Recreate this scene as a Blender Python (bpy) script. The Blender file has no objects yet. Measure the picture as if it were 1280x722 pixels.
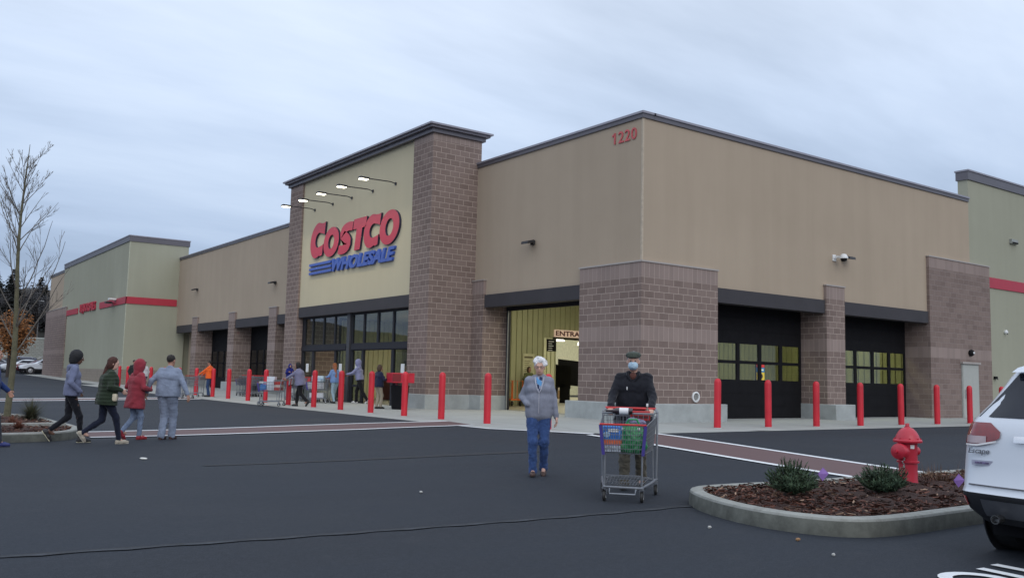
import bpy, bmesh, math, random, os
import numpy as np
from mathutils import Vector, Matrix
PI=math.pi
random.seed(7); RS=np.random.RandomState(7)
sc=bpy.context.scene; COL=sc.collection
# ------------------------------------------------------------------ camera (solved from the photograph)
K=1.06
F_PX=1129.233; YAW=math.radians(53.957); PIT=math.radians(5.638); ROL=math.radians(1.352)
CAM=Vector((-18.387*K,-18.883*K,1.38))
Fv=Vector((math.cos(YAW)*math.cos(PIT),math.sin(YAW)*math.cos(PIT),math.sin(PIT)))
Rv=Vector((math.sin(YAW),-math.cos(YAW),0)); Uv=Rv.cross(Fv)
R2=Rv*math.cos(ROL)+Uv*math.sin(ROL); U2=-Rv*math.sin(ROL)+Uv*math.cos(ROL)
cam=bpy.data.cameras.new('camera'); co=bpy.data.objects.new('camera',cam); COL.objects.link(co)
cam.sensor_width=36; cam.lens=F_PX/1280*36; cam.clip_end=2000; cam.clip_start=.05
M=Matrix((( R2.x,U2.x,-Fv.x,CAM.x),(R2.y,U2.y,-Fv.y,CAM.y),(R2.z,U2.z,-Fv.z,CAM.z),(0,0,0,1)))
co.matrix_world=M; sc.camera=co

# ------------------------------------------------------------------ materials
def nd(nt,t,**k):
    n=nt.nodes.new(t)
    for a,b in k.items():
        if a in n.inputs.keys() if hasattr(n.inputs,'keys') else False: n.inputs[a].default_value=b
        else: setattr(n,a,b)
    return n
def newmat(name):
    m=bpy.data.materials.new(name); m.use_nodes=True; nt=m.node_tree
    b=nt.nodes['Principled BSDF']; return m,nt,b
def c4(c): return (c[0],c[1],c[2],1)
def mixc(nt,fac,a,b,bt='MIX'):
    n=nt.nodes.new('ShaderNodeMix'); n.data_type='RGBA'; n.blend_type=bt
    for s,v in ((0,fac),(6,a),(7,b)):
        if isinstance(v,(float,int)): n.inputs[s].default_value=v
        elif isinstance(v,tuple): n.inputs[s].default_value=c4(v)
        else: nt.links.new(v,n.inputs[s])
    return n.outputs[2]
def mth(nt,op,a,b=None,c=None):
    n=nt.nodes.new('ShaderNodeMath'); n.operation=op
    for i,v in enumerate((a,b,c)):
        if v is None: continue
        if isinstance(v,(float,int)): n.inputs[i].default_value=v
        else: nt.links.new(v,n.inputs[i])
    return n.outputs[0]
def noise(nt,vec,scale,detail=4,rough=.6):
    n=nt.nodes.new('ShaderNodeTexNoise'); n.inputs['Scale'].default_value=scale; n.inputs['Detail'].default_value=detail; n.inputs['Roughness'].default_value=rough
    if vec is not None: nt.links.new(vec,n.inputs['Vector'])
    return n.outputs['Fac']
def ramp(nt,fac,*st):
    n=nt.nodes.new('ShaderNodeValToRGB'); e=n.color_ramp.elements
    while len(e)<len(st): e.new(.5)
    for el,(p,c) in zip(e,st):
        el.position=p; el.color=c4(c) if isinstance(c,tuple) else (c,c,c,1)
    nt.links.new(fac,n.inputs[0]); return n.outputs[0]
def bump(nt,b,h,st=.3,dist=.02):
    n=nt.nodes.new('ShaderNodeBump'); n.inputs['Strength'].default_value=st; n.inputs['Distance'].default_value=dist
    nt.links.new(h,n.inputs['Height']); nt.links.new(n.outputs[0],b.inputs['Normal'])
def objco(nt): return nt.nodes.new('ShaderNodeTexCoord').outputs['Object']
def poss(nt): return nt.nodes.new('ShaderNodeNewGeometry').outputs['Position']
def mapv(nt,v,sc_=(1,1,1)):
    n=nt.nodes.new('ShaderNodeMapping'); n.inputs['Scale'].default_value=sc_; nt.links.new(v,n.inputs['Vector']); return n.outputs[0]
_MC={}
def mat(name,col,rough=.6,metal=0,var=.15,vs=6,bst=0,bs=40,coat=0,spec=.5,emit=None,es=1,streak=None,bd=.01):
    if name in _MC: return _MC[name]
    m,nt,b=newmat(name); _MC[name]=m
    b.inputs['Roughness'].default_value=rough; b.inputs['Metallic'].default_value=metal
    b.inputs['Coat Weight'].default_value=coat; b.inputs['Specular IOR Level'].default_value=spec
    v=objco(nt)
    f=noise(nt,v if not streak else mapv(nt,v,streak),vs,5,.65)
    d=tuple(x*(1-var) for x in col); l=tuple(min(1,x*(1+var)) for x in col)
    nt.links.new(ramp(nt,f,(.3,d),(.7,l)),b.inputs['Base Color'])
    if bst: bump(nt,b,noise(nt,v,bs,4,.7),bst,bd)
    if emit:
        b.inputs['Emission Color'].default_value=c4(emit); b.inputs['Emission Strength'].default_value=es
    return m
def glassmat(name,tint=(.6,.65,.65),refl=.12,rough=.02):
    if name in _MC: return _MC[name]
    m=bpy.data.materials.new(name); _MC[name]=m; m.use_nodes=True; nt=m.node_tree; nt.nodes.clear()
    o=nt.nodes.new('ShaderNodeOutputMaterial'); mx=nt.nodes.new('ShaderNodeMixShader'); t=nt.nodes.new('ShaderNodeBsdfTransparent'); g=nt.nodes.new('ShaderNodeBsdfGlossy')
    lw=nt.nodes.new('ShaderNodeFresnel'); lw.inputs[0].default_value=1.5
    f=mth(nt,'MULTIPLY',mth(nt,'ADD',mth(nt,'MINIMUM',lw.outputs[0],.35),refl),mth(nt,'SUBTRACT',1.,nt.nodes.new('ShaderNodeNewGeometry').outputs['Backfacing']))
    w=noise(nt,poss(nt),1.2,2,.5); tc=mixc(nt,w,tuple(x*.9 for x in tint),tint)
    nt.links.new(tc,t.inputs[0]); g.inputs['Roughness'].default_value=rough; g.inputs['Color'].default_value=(.8,.85,.9,1)
    nt.links.new(f,mx.inputs[0]); nt.links.new(t.outputs[0],mx.inputs[1]); nt.links.new(g.outputs[0],mx.inputs[2]); nt.links.new(mx.outputs[0],o.inputs[0])
    return m
def brickmat(name,bands,low=(.185,.137,.118),high=(.26,.198,.172),mortar=(.55,.455,.40),soft=1.,bandc=(.30,.235,.212),bandtop=99):
    m,nt,b=newmat(name); b.inputs['Roughness'].default_value=.9; b.inputs['Specular IOR Level'].default_value=.2
    uv=nt.nodes.new('ShaderNodeTexCoord').outputs['UV']
    br=nt.nodes.new('ShaderNodeTexBrick'); br.offset=.5; br.inputs['Scale'].default_value=1.
    mp=nt.nodes.new('ShaderNodeMapping'); mp.inputs['Location'].default_value=(0,-.71,0); nt.links.new(uv,mp.inputs[0]); nt.links.new(mp.outputs[0],br.inputs['Vector'])
    br.inputs['Brick Width'].default_value=.43; br.inputs['Row Height'].default_value=.215; br.inputs['Mortar Size'].default_value=.0105*soft; br.inputs['Mortar Smooth'].default_value=.2
    br.inputs['Bias'].default_value=.1
    n1=noise(nt,uv,1.1,3,.6); n2=noise(nt,uv,38,4,.8)
    br.inputs['Color1'].default_value=c4(low); br.inputs['Color2'].default_value=c4(high); br.inputs['Mortar'].default_value=c4(mortar)
    col=mixc(nt,mth(nt,'MULTIPLY',n2,.55),br.outputs['Color'],(.12,.09,.085))
    col=mixc(nt,ramp(nt,n2,(.55,0.),(.8,1.)),col,(.42,.33,.31))
    # soldier bands
    sb=nt.nodes.new('ShaderNodeTexBrick'); sb.offset=0; sb.inputs['Scale'].default_value=1.; nt.links.new(mp.outputs[0],sb.inputs['Vector'])
    sb.inputs['Brick Width'].default_value=.215; sb.inputs['Row Height'].default_value=40; sb.inputs['Mortar Size'].default_value=.006; sb.inputs['Mortar Smooth'].default_value=.3
    sb.inputs['Color1'].default_value=c4(tuple(x*.9 for x in bandc)); sb.inputs['Color2'].default_value=c4(tuple(x*1.08 for x in bandc)); sb.inputs['Mortar'].default_value=c4(mortar)
    bc=mixc(nt,mth(nt,'MULTIPLY',n2,.25),sb.outputs['Color'],(.2,.16,.15))
    sp=nt.nodes.new('ShaderNodeSeparateXYZ'); nt.links.new(uv,sp.inputs[0]); z=sp.outputs[1]
    fac=None; hh=br.outputs['Fac']
    for (a,c) in bands:
        g=mth(nt,'MULTIPLY',mth(nt,'GREATER_THAN',z,a),mth(nt,'LESS_THAN',z,c)); fac=g if fac is None else mth(nt,'ADD',fac,g)
    if fac is not None:
        col=mixc(nt,fac,col,bc)
        hx=nt.nodes.new('ShaderNodeMix'); hx.data_type='FLOAT'; nt.links.new(fac,hx.inputs[0]); nt.links.new(hh,hx.inputs[2]); nt.links.new(sb.outputs['Fac'],hx.inputs[3]); hh=hx.outputs[0]
    col=mixc(nt,ramp(nt,n1,(.35,.0),(.75,.16)),col,(.40,.31,.27))
    nt.links.new(col,b.inputs['Base Color'])
    h=mth(nt,'SUBTRACT',mth(nt,'MULTIPLY',n2,.5),hh); bump(nt,b,h,.6,.012)
    return m
def stucco(name,a,b_,stain=.5):
    m,nt,b=newmat(name); b.inputs['Roughness'].default_value=.95; b.inputs['Specular IOR Level'].default_value=.15
    p=poss(nt); big=noise(nt,p,.22,4,.6); st=noise(nt,mapv(nt,p,(1.1,1.1,.07)),1.4,4,.6); fine=noise(nt,p,60,3,.8)
    col=ramp(nt,big,(.3,a),(.7,b_))
    col=mixc(nt,mth(nt,'MULTIPLY',ramp(nt,st,(.35,0.),(.75,1.)),.22*stain*2),col,tuple(x*.72 for x in a))
    col=mixc(nt,mth(nt,'MULTIPLY',fine,.25),col,tuple(x*.8 for x in b_))
    nt.links.new(col,b.inputs['Base Color']); bump(nt,b,fine,.35,.006); return m

BR=brickmat('block_rose',[(2.645,3.075),(4.58,5.2)])
BRT=brickmat('block_rose_tower',[(10.42,10.8)]); BRS=brickmat('block_rose_short',[(4.58,5.2)])
BRB=brickmat('block_rose_far',[(2.645,3.075),(6.38,7.2)],mortar=(.33,.275,.26))
BRF=brickmat('block_rose_banded',[(2.645,3.075),(6.3,7.2)],low=(.25,.195,.175),high=(.31,.24,.215),mortar=(.12,.09,.08),soft=2.0)
TAN=stucco('stucco_tan',(.415,.338,.258),(.465,.380,.292))
SAGE=stucco('stucco_sage',(.345,.345,.268),(.385,.385,.303))
CREAM=stucco('stucco_cream',(.57,.505,.355),(.61,.545,.385),.35)
CONC=mat('concrete_base',(.36,.385,.38),.9,var=.14,vs=2.2,bst=.3,bs=25)
def sidewalk():
    m,nt,b=newmat('sidewalk_concrete'); b.inputs['Roughness'].default_value=.9; b.inputs['Specular IOR Level'].default_value=.25
    p=poss(nt); br=nt.nodes.new('ShaderNodeTexBrick'); br.offset=0; br.inputs['Scale'].default_value=1; nt.links.new(p,br.inputs['Vector'])
    br.inputs['Brick Width'].default_value=2.3; br.inputs['Row Height'].default_value=2.3; br.inputs['Mortar Size'].default_value=.012; br.inputs['Mortar'].default_value=(.2,.2,.19,1)
    br.inputs['Color1'].default_value=(.335,.345,.325,1); br.inputs['Color2'].default_value=(.365,.375,.355,1)
    n=noise(nt,p,.8,5,.7); n2=noise(nt,p,45,3,.8)
    c=mixc(nt,ramp(nt,n,(.4,0.),(.75,.35)),br.outputs['Color'],(.22,.225,.215)); c=mixc(nt,mth(nt,'MULTIPLY',n2,.25),c,(.45,.45,.43))
    nt.links.new(c,b.inputs['Base Color']); bump(nt,b,n2,.2,.004); return m
SIDE=sidewalk()
def asphalt():
    m,nt,b=newmat('asphalt'); b.inputs['Specular IOR Level'].default_value=.22
    p=poss(nt); n=noise(nt,p,.28,5,.65); n2=noise(nt,p,90,3,.9); n3=noise(nt,mapv(nt,p,(.06,.5,1)),1.3,4,.6); n4=noise(nt,p,3.2,5,.7)
    c=ramp(nt,n,(.3,(.018,.0225,.031)),(.7,(.028,.0345,.046)))
    c=mixc(nt,ramp(nt,n3,(.5,0.),(.75,.5)),c,(.018,.020,.025))
    c=mixc(nt,ramp(nt,n4,(.55,0.),(.8,.5)),c,(.042,.046,.053))
    n5=noise(nt,p,17,5,.85); c=mixc(nt,ramp(nt,n5,(.5,0.),(.72,.55)),c,(.054,.063,.078)); c=mixc(nt,ramp(nt,n5,(.28,.6),(.46,0.)),c,(.014,.016,.020))
    c=mixc(nt,ramp(nt,n2,(.5,0.),(.75,.85)),c,(.085,.09,.10))
    c=mixc(nt,ramp(nt,n2,(.25,.8),(.45,0.)),c,(.014,.015,.018))
    nt.links.new(c,b.inputs['Base Color']); nt.links.new(ramp(nt,n,(.3,.72),(.7,.9)),b.inputs['Roughness']); bump(nt,b,n2,.55,.008); return m
ASP=asphalt()
def paint(name,c,wear=.35):
    m,nt,b=newmat(name); b.inputs['Roughness'].default_value=.75
    p=poss(nt); n=noise(nt,p,7,6,.8); n2=noise(nt,p,80,3,.8)
    f=mth(nt,'ADD',ramp(nt,n,(.55,0.),(.78,wear*1.6)),ramp(nt,n2,(.55,0.),(.8,wear)))
    nt.links.new(mixc(nt,f,c,(.07,.07,.075)),b.inputs['Base Color']); bump(nt,b,n2,.3,.004); return m
WPAINT=paint('road_paint_white',(.74,.76,.78),.25); RPAINT=paint('road_paint_red',(.125,.072,.072),.45)
COP=mat('coping_metal',(.125,.118,.135),.45,.3,var=.06,vs=1.5); COPL=mat('coping_trim',(.30,.29,.33),.4,.3,var=.05)
BEAM=mat('beam_steel',(.052,.049,.055),.7,.0,spec=.3,var=.1,vs=1)
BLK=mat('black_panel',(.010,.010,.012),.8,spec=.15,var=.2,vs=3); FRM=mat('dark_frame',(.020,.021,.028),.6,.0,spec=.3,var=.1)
REDP=mat('red_band',(.42,.025,.05),.5,var=.05,vs=2)
CAPM=mat('cap_flashing',(.42,.38,.35),.5,.2,var=.05)
BOL=mat('bollard_plastic',(.60,.012,.03),.38,var=.06,vs=3,bst=.05,bs=12)
DOORG=mat('painted_steel_door',(.40,.41,.38),.5,var=.04)
OLIVE=mat('ribbed_olive_panel',(.36,.36,.215),.6,var=.06,vs=1.2)
WHITE=mat('white_plastic',(.75,.76,.76),.45,var=.04)
DGREY=mat('dark_grey_metal',(.05,.05,.055),.5,.4)

# ------------------------------------------------------------------ mesh helpers
class MB:
    def __init__(s): s.v=[]; s.f=[]; s.uv=[]; s.mi=[]; s.sm=[]
    def face(s,pts,uvs=None,mi=0,sm=False):
        i=len(s.v); s.v+=[tuple(p) for p in pts]; s.f.append(tuple(range(i,i+len(pts)))); s.uv.append(uvs or [(0,0)]*len(pts)); s.mi.append(mi); s.sm.append(sm)
    def mesh(s,verts,faces,mi=0,sm=True):
        i=len(s.v); s.v+=[tuple(p) for p in verts]
        for f in faces:
            s.f.append(tuple(i+j for j in f)); s.uv.append([(0,0)]*len(f)); s.mi.append(mi); s.sm.append(sm)
    def box(s,x0,x1,y0,y1,z0,z1,mi=0):
        X0,X1=min(x0,x1),max(x0,x1);Y0,Y1=min(y0,y1),max(y0,y1);Z0,Z1=min(z0,z1),max(z0,z1)
        for ax,val,flip in ((0,X0,0),(0,X1,1),(1,Y0,0),(1,Y1,1),(2,Z0,0),(2,Z1,1)):
            if ax==0: p=[(val,Y1,Z0),(val,Y0,Z0),(val,Y0,Z1),(val,Y1,Z1)]; u=[(-q[1],q[2]) for q in p]
            elif ax==1: p=[(X0,val,Z0),(X1,val,Z0),(X1,val,Z1),(X0,val,Z1)]; u=[(q[0],q[2]) for q in p]
            else: p=[(X0,Y1,val),(X1,Y1,val),(X1,Y0,val),(X0,Y0,val)]; u=[(q[0],q[1]) for q in p]
            if flip: p=p[::-1]; u=u[::-1]
            s.face(p,u,mi)
        return s
    def tube(s,pts,r,n=6,mi=0,cap=True,closed=False):
        pts=[Vector(p) for p in pts]; m=len(pts); rs=r if isinstance(r,(list,tuple)) else [r]*m
        rings=[]; prev=None
        for i,p in enumerate(pts):
            a=pts[i-1] if i>0 else (pts[-1] if closed else p); b=pts[i+1] if i<m-1 else (pts[0] if closed else p)
            d=(b-a); d=d.normalized() if d.length>1e-9 else Vector((0,0,1))
            if prev is None:
                t=Vector((0,0,1)) if abs(d.z)<.9 else Vector((1,0,0)); u=d.cross(t).normalized()
            else:
                u=(prev-d*prev.dot(d)); u=u.normalized() if u.length>1e-6 else d.orthogonal().normalized()
            prev=u; w=d.cross(u)
            rings.append([p+(u*math.cos(2*PI*k/n)+w*math.sin(2*PI*k/n))*rs[i] for k in range(n)])
        vs=[q for rg in rings for q in rg]; fs=[]
        for i in range(m if closed else m-1):
            j=(i+1)%m
            for k in range(n): k2=(k+1)%n; fs.append((i*n+k,i*n+k2,j*n+k2,j*n+k))
        if cap and not closed: fs.append(tuple(range(n))[::-1]); fs.append(tuple((m-1)*n+k for k in range(n)))
        s.mesh(vs,fs,mi,True); return s
    def lathe(s,prof,c=(0,0,0),axis=(0,0,1),n=20,mi=0):
        A=Vector(axis).normalized(); u=A.orthogonal().normalized(); w=A.cross(u); c=Vector(c)
        vs=[];fs=[]
        for (r,h) in prof:
            for k in range(n): a=2*PI*k/n; vs.append(c+A*h+(u*math.cos(a)+w*math.sin(a))*r)
        for i in range(len(prof)-1):
            for k in range(n): k2=(k+1)%n; fs.append((i*n+k,i*n+k2,(i+1)*n+k2,(i+1)*n+k))
        fs.append(tuple(range(n))[::-1]); fs.append(tuple((len(prof)-1)*n+k for k in range(n)))
        s.mesh(vs,fs,mi,True); return s
    def prism(s,poly,fn0,fn1,mi=0,sm=False):   # poly 2D -> fn0(p), fn1(p) give 3D
        a=[fn0(p) for p in poly]; b=[fn1(p) for p in poly]; n=len(poly)
        s.face(a[::-1],None,mi); s.face(b,None,mi)
        for i in range(n): j=(i+1)%n; s.face([a[i],a[j],b[j],b[i]],None,mi,sm)
        return s
    def build(s,name,m,parent=None,bevel=0,auto=True):
        me=bpy.data.meshes.new(name); me.from_pydata([tuple(v) for v in s.v],[],s.f)
        ms=m if isinstance(m,(list,tuple)) else [m]
        for q in ms: me.materials.append(q)
        uvl=me.uv_layers.new(name='UVMap'); flat=[c for u in s.uv for q in u for c in q]
        uvl.data.foreach_set('uv',flat); me.polygons.foreach_set('material_index',s.mi); me.polygons.foreach_set('use_smooth',s.sm)
        bm=bmesh.new(); bm.from_mesh(me); bmesh.ops.remove_doubles(bm,verts=bm.verts,dist=.0002)
        if auto: bmesh.ops.recalc_face_normals(bm,faces=bm.faces)
        bm.to_mesh(me); bm.free()
        try: me.set_sharp_from_angle(angle=math.radians(40))
        except Exception: pass
        o=bpy.data.objects.new(name,me); COL.objects.link(o)
        if parent: o.parent=parent
        if bevel:
            b=o.modifiers.new('bevel','BEVEL'); b.width=bevel; b.segments=2; b.limit_method='ANGLE'; b.angle_limit=math.radians(50); b.harden_normals=False
        return o
def bx(name,m,parent,*b,bevel=0): return MB().box(*b).build(name,m,parent,bevel)
def tag(o,label=None,cat=None,group=None,kind=None):
    if label: o['label']=label
    if cat: o['category']=cat
    if group: o['group']=group
    if kind: o['kind']=kind
    return o
def thing(name,label,cat,loc=(0,0,0),rz=0,group=None):
    o=bpy.data.objects.new(name,None); COL.objects.link(o); o.location=loc; o.rotation_euler=(0,0,rz); o.empty_display_size=.2
    return tag(o,label,cat,group)
def dup(root,loc,rz=0,label=None,group=None,scale=None):
    kids=[o for o in CH.get(root.name,[])] if False else list(root.children)
    r=root.copy(); COL.objects.link(r); r.location=loc; r.rotation_euler=(0,0,rz)
    if scale: r.scale=(scale,)*3 if not isinstance(scale,tuple) else scale
    if label: r['label']=label
    if group: r['group']=group
    for ch in kids:
        c=ch.copy(); COL.objects.link(c); c.parent=r
        for g in ch.children:
            d=g.copy(); COL.objects.link(d); d.parent=c
    return r
def smooth(t): t=max(0,min(1,t)); return t*t*(3-2*t)
def zg(x,y):
    q=.000105*max(0,min(y,110)-15)**2
    if x>-6.4 and y>-3.9: return .1+.06*min(1,min(x+6.4,y+3.9)/4)+q
    D=math.hypot(max(0,-6.4-x),max(0,-3.9-y)); return .1*(1-smooth(D/9))+q
def text_mesh(txt,size,ext=.02,offset=0,shear=0,spacing=1):
    cu=bpy.data.curves.new('t','FONT'); cu.body=txt; cu.size=size; cu.extrude=ext; cu.offset=offset; cu.shear=shear; cu.space_character=spacing; cu.resolution_u=3
    ob=bpy.data.objects.new('t',cu); COL.objects.link(ob); bpy.context.view_layer.update()
    me=bpy.data.meshes.new_from_object(ob.evaluated_get(bpy.context.evaluated_depsgraph_get())); bpy.data.objects.remove(ob); return me
def put_text(name,txt,m,parent,origin,right,up,width=None,height=None,**k):
    me=text_mesh(txt,1.,**k); xs=[v.co.x for v in me.vertices]; ys=[v.co.y for v in me.vertices]
    x0,x1,y0,y1=min(xs),max(xs),min(ys),max(ys); sx=(width/(x1-x0)) if width else (height/(y1-y0)); sy=(height/(y1-y0)) if height else sx
    R=Vector(right).normalized(); U=Vector(up).normalized(); N=R.cross(U); O=Vector(origin)
    for v in me.vertices: v.co=O+R*((v.co.x-x0)*sx)+U*((v.co.y-y0)*sy)+N*v.co.z
    me.materials.clear(); me.materials.append(m); me.name=name
    o=bpy.data.objects.new(name,me); COL.objects.link(o)
    if parent: o.parent=parent
    return o

# ------------------------------------------------------------------ ground
def ground():
    xs=list(np.concatenate([[-420,-250,-150,-100,-70,-50,-40,-34],np.arange(-30,30,1.),[30,34,40,50,70,100,150,250,420]]))
    ys=list(np.concatenate([[-420,-250,-150,-100,-70,-50,-40,-34],np.arange(-30,40,1.),np.arange(40,112,3.),[114,120,150,250,420]]))
    v=[(x,y,zg(x,y)) for y in ys for x in xs]; n=len(xs)
    f=[(j*n+i,j*n+i+1,(j+1)*n+i+1,(j+1)*n+i) for j in range(len(ys)-1) for i in range(n-1)]
    b=MB(); b.mesh(v,f); o=b.build('asphalt_lot',ASP); tag(o,kind='structure')
ground()
def sheet(name,m,polys,dz,step=1.,kind='structure',parent=None):
    """flat strips following the ground; each poly is a quad (4 xy) bilinearly subdivided"""
    b=MB()
    for q in polys:
        q=[Vector(p) for p in q]; nu=max(1,int(max((q[1]-q[0]).length,(q[2]-q[3]).length)/step)+1); nv=max(1,int(max((q[3]-q[0]).length,(q[2]-q[1]).length)/step)+1)
        vs=[]
        for j in range(nv+1):
            for i in range(nu+1):
                u=i/nu;w=j/nv; p=(q[0]*(1-u)+q[1]*u)*(1-w)+(q[3]*(1-u)+q[2]*u)*w; vs.append((p.x,p.y,zg(p.x,p.y)+dz))
        b.mesh(vs,[(j*(nu+1)+i,j*(nu+1)+i+1,(j+1)*(nu+1)+i+1,(j+1)*(nu+1)+i) for j in range(nv) for i in range(nu)])
    o=b.build(name,m,parent)
    if kind: tag(o,kind=kind)
    return o
sheet('sidewalk',SIDE,[[(-6.4,-1.2),(-4.4,-1.2),(-4.4,49.4),(-6.4,49.4)],[(-4.4,-2.9),(1,-2.9),(1,49.4),(-4.4,49.4)],[(1,-3.9),(46,-3.9),(46,1.1),(1,1.1)],
   [(-6.4,-1.2),(-5.6,-2.9),(-4.4,-2.9),(-4.4,-1.2)],[(-5.6,-2.9),(-4.4,-3.9),(-4.4,-2.9),(-4.4,-2.9)],[(-4.4,-3.9),(1,-3.9),(1,-2.9),(-4.4,-2.9)],
   [(-5.2,49.4),(-3.6,49.4),(-3.6,83),(-5.2,83)]],.008,1.)
# crosswalks: red fill with white edge lines
A=[(-15.45,1.62),(-13.7,1.30),(-10.5,1.83),(-7.5,2.32),(-5.75,2.55)]; B=[(-15.5,-.62),(-13.7,-.68),(-11.8,-.60),(-8.65,.18),(-5.85,.26)]
def off(p,d): return (p[0],p[1]+d)
W=.17
def strip(poly,d0,d1): return [[off(poly[i],d0),off(poly[i+1],d0),off(poly[i+1],d1),off(poly[i],d1)] for i in range(len(poly)-1)]
A2=[(-15.45,1.30),(-6.9,1.95),(-5.6,2.05)]; B2=[(-15.5,-.35),(-9.5,-.30),(-5.9,.25)]
sheet('left_crosswalk',RPAINT,[[B2[i],B2[i+1],A2[i+1],A2[i]] for i in range(2)],.012)
sheet('left_crosswalk_lines',WPAINT,strip(A2,-W/2,W/2)+strip(B2,-W/2,W/2),.016)
UL=[(-3.35,-4.0),(-5.75,-14.1)]; LL=[(-5.45,-3.9),(-7.4,-13.4)]
sheet('right_crosswalk',RPAINT,[[LL[1],UL[1],UL[0],LL[0]]],.012)
sheet('right_crosswalk_lines',WPAINT,[[(a[0]-.09,a[1]),(a[0]+.09,a[1]),(c[0]+.09,c[1]),(c[0]-.09,c[1])] for a,c in (UL,LL)],.016)
sheet('kerb_line',WPAINT,[[(-6.5,.25),(-6.38,.25),(-6.32,-1.2),(-6.46,-1.25)],[(-6.46,-1.25),(-6.32,-1.2),(-5.5,-2.95),(-5.65,-3.05)],[(-5.65,-3.05),(-5.5,-2.95),(-5.0,-3.6),(-5.2,-3.75)]],.014)
sheet('far_crosswalk',RPAINT,[[(-30,19.6),(-6.6,21.4),(-6.6,23.4),(-30,23.0)]],.012,2)
sheet('far_crosswalk_lines',WPAINT,[[(-30,19.5),(-6.6,21.2),(-6.6,21.6),(-30,20.1)],[(-30,22.9),(-6.6,23.2),(-6.6,23.7),(-30,23.5)]],.016,2)
# seam between two paving passes
b=MB(); rr=random.Random(3); pts=[]
for i in range(150):
    t=i/149; x=-24+12.6*t; y=-12.0-.75*smooth((x+24)/11.5)-.1*t+rr.uniform(-.005,.005); pts.append((x,y,zg(x,y)+.009))
for i in range(149):
    w0=.010+.004*math.sin(i*1.7); a,c=pts[i],pts[i+1]; b.face([(a[0],a[1]-w0,a[2]),(c[0],c[1]-w0,c[2]),(c[0],c[1]+w0,c[2]),(a[0],a[1]+w0,a[2])])
tag(b.build('asphalt_seam',mat('seam_tar',(.015,.016,.018),.8)),kind='structure')
b=MB();
for i in range(149):
    a,c=pts[i],pts[i+1]; b.face([(a[0],a[1]-.075+.02*math.sin(i*.9),a[2]-.0005),(c[0],c[1]-.075+.02*math.sin(i*.9+.9),c[2]-.0005),(c[0],c[1]-.02,c[2]-.0005),(a[0],a[1]-.02,a[2]-.0005)])
tag(b.build('asphalt_seam_highlight',mat('seam_highlight',(.038,.043,.052),.9,var=.5,vs=9)),kind='structure')  # pale strip beside the tar line: the seam's highlight painted as colour
sheet('asphalt_joint',mat('joint_dark',(.017,.019,.024),.85,var=.3,vs=4),[[(-15.2,-6.62),(-9.2,-6.9),(-9.2,-6.62),(-15.2,-6.5)]],.006)
# stencilled letters behind the parked car
def stroke(pts,w):
    L=[];Rr=[];P=[Vector(p) for p in pts]
    for i,p in enumerate(P):
        d=(P[min(i+1,len(P)-1)]-P[max(i-1,0)]).normalized(); n=Vector((-d.y,d.x)); L.append(p+n*w/2); Rr.append(p-n*w/2)
    return L,Rr
def strokes_sheet(name,m,paths,w,dz):
    b=MB()
    for P in paths:
        L,Rr=stroke(P,w)
        for i in range(len(L)-1):
            b.face([(q.x,q.y,zg(q.x,q.y)+dz) for q in (L[i],L[i+1],Rr[i+1],Rr[i])])
    return tag(b.build(name,m),kind='structure')
arc=lambda cx,cy,rx,ry,a0,a1,n=18:[(cx+rx*math.cos(math.radians(a0+(a1-a0)*i/n)),cy+ry*math.sin(math.radians(a0+(a1-a0)*i/n))) for i in range(n+1)]
strokes_sheet('pavement_lettering',WPAINT,[arc(-12.78,-16.62,.22,.23,-30,250),[(-12.34,-16.40),(-12.42,-17.0)],[(-12.08,-16.38),(-12.14,-17.05)],[(-12.42,-17.0),(-12.14,-17.05)],arc(-12.78,-17.5,.22,.22,0,360),[(-12.3,-17.3),(-13.2,-17.8)]],.10,.012)

# ------------------------------------------------------------------ building
ST=thing('warehouse_store','big box warehouse store of tan stucco and rose block with a brick entrance tower','building')
Z0=.13
def wall(m,*bs,name='wall',par=None):
    b=MB()
    for q in bs: b.box(*q)
    return b.build(name,m,par or ST)
# long walls
wall(TAN,(0,.4,0,9.6,4.5,9.62)); wall(TAN,(.4,19.93,0,.4,4.5,9.62))
wall(TAN,(0,.4,22.9,49.27,4.55,9.62))
wall(TAN,(1.0,1.2,44.6,49.27,.12,4.6)) 
def coping(*runs):
    for (x0,x1,y0,y1,z0,z1) in runs:
        o=MB().box(x0,x1,y0,y1,z0,z1-.07).build('coping',COP,ST); h=.035
        MB().box(x0-h,x1+h,y0-h,y1+h,z1-.07,z1).build('drip_edge',COPL,o)
coping((-.05,.45,-.05,9.22,9.6,9.81),(.455,19.9,-.05,.45,9.6,9.81),(-.05,.45,23.2,49.2,9.6,9.81))
wall(mat('roof_membrane',(.3,.3,.3),.9),(.5,40,.5,80,9.2,9.3),name='roof')
MB().box(-.012,.05,-.012,.05,5.1,9.6).build('corner_bead',mat('bead_tan',(.47,.40,.31),.8),ST)
MB().box(-3.652,-3.60,49.258,49.31,.2,10.7).build('corner_bead',mat('bead_sage',(.44,.455,.36),.8),ST)
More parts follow.
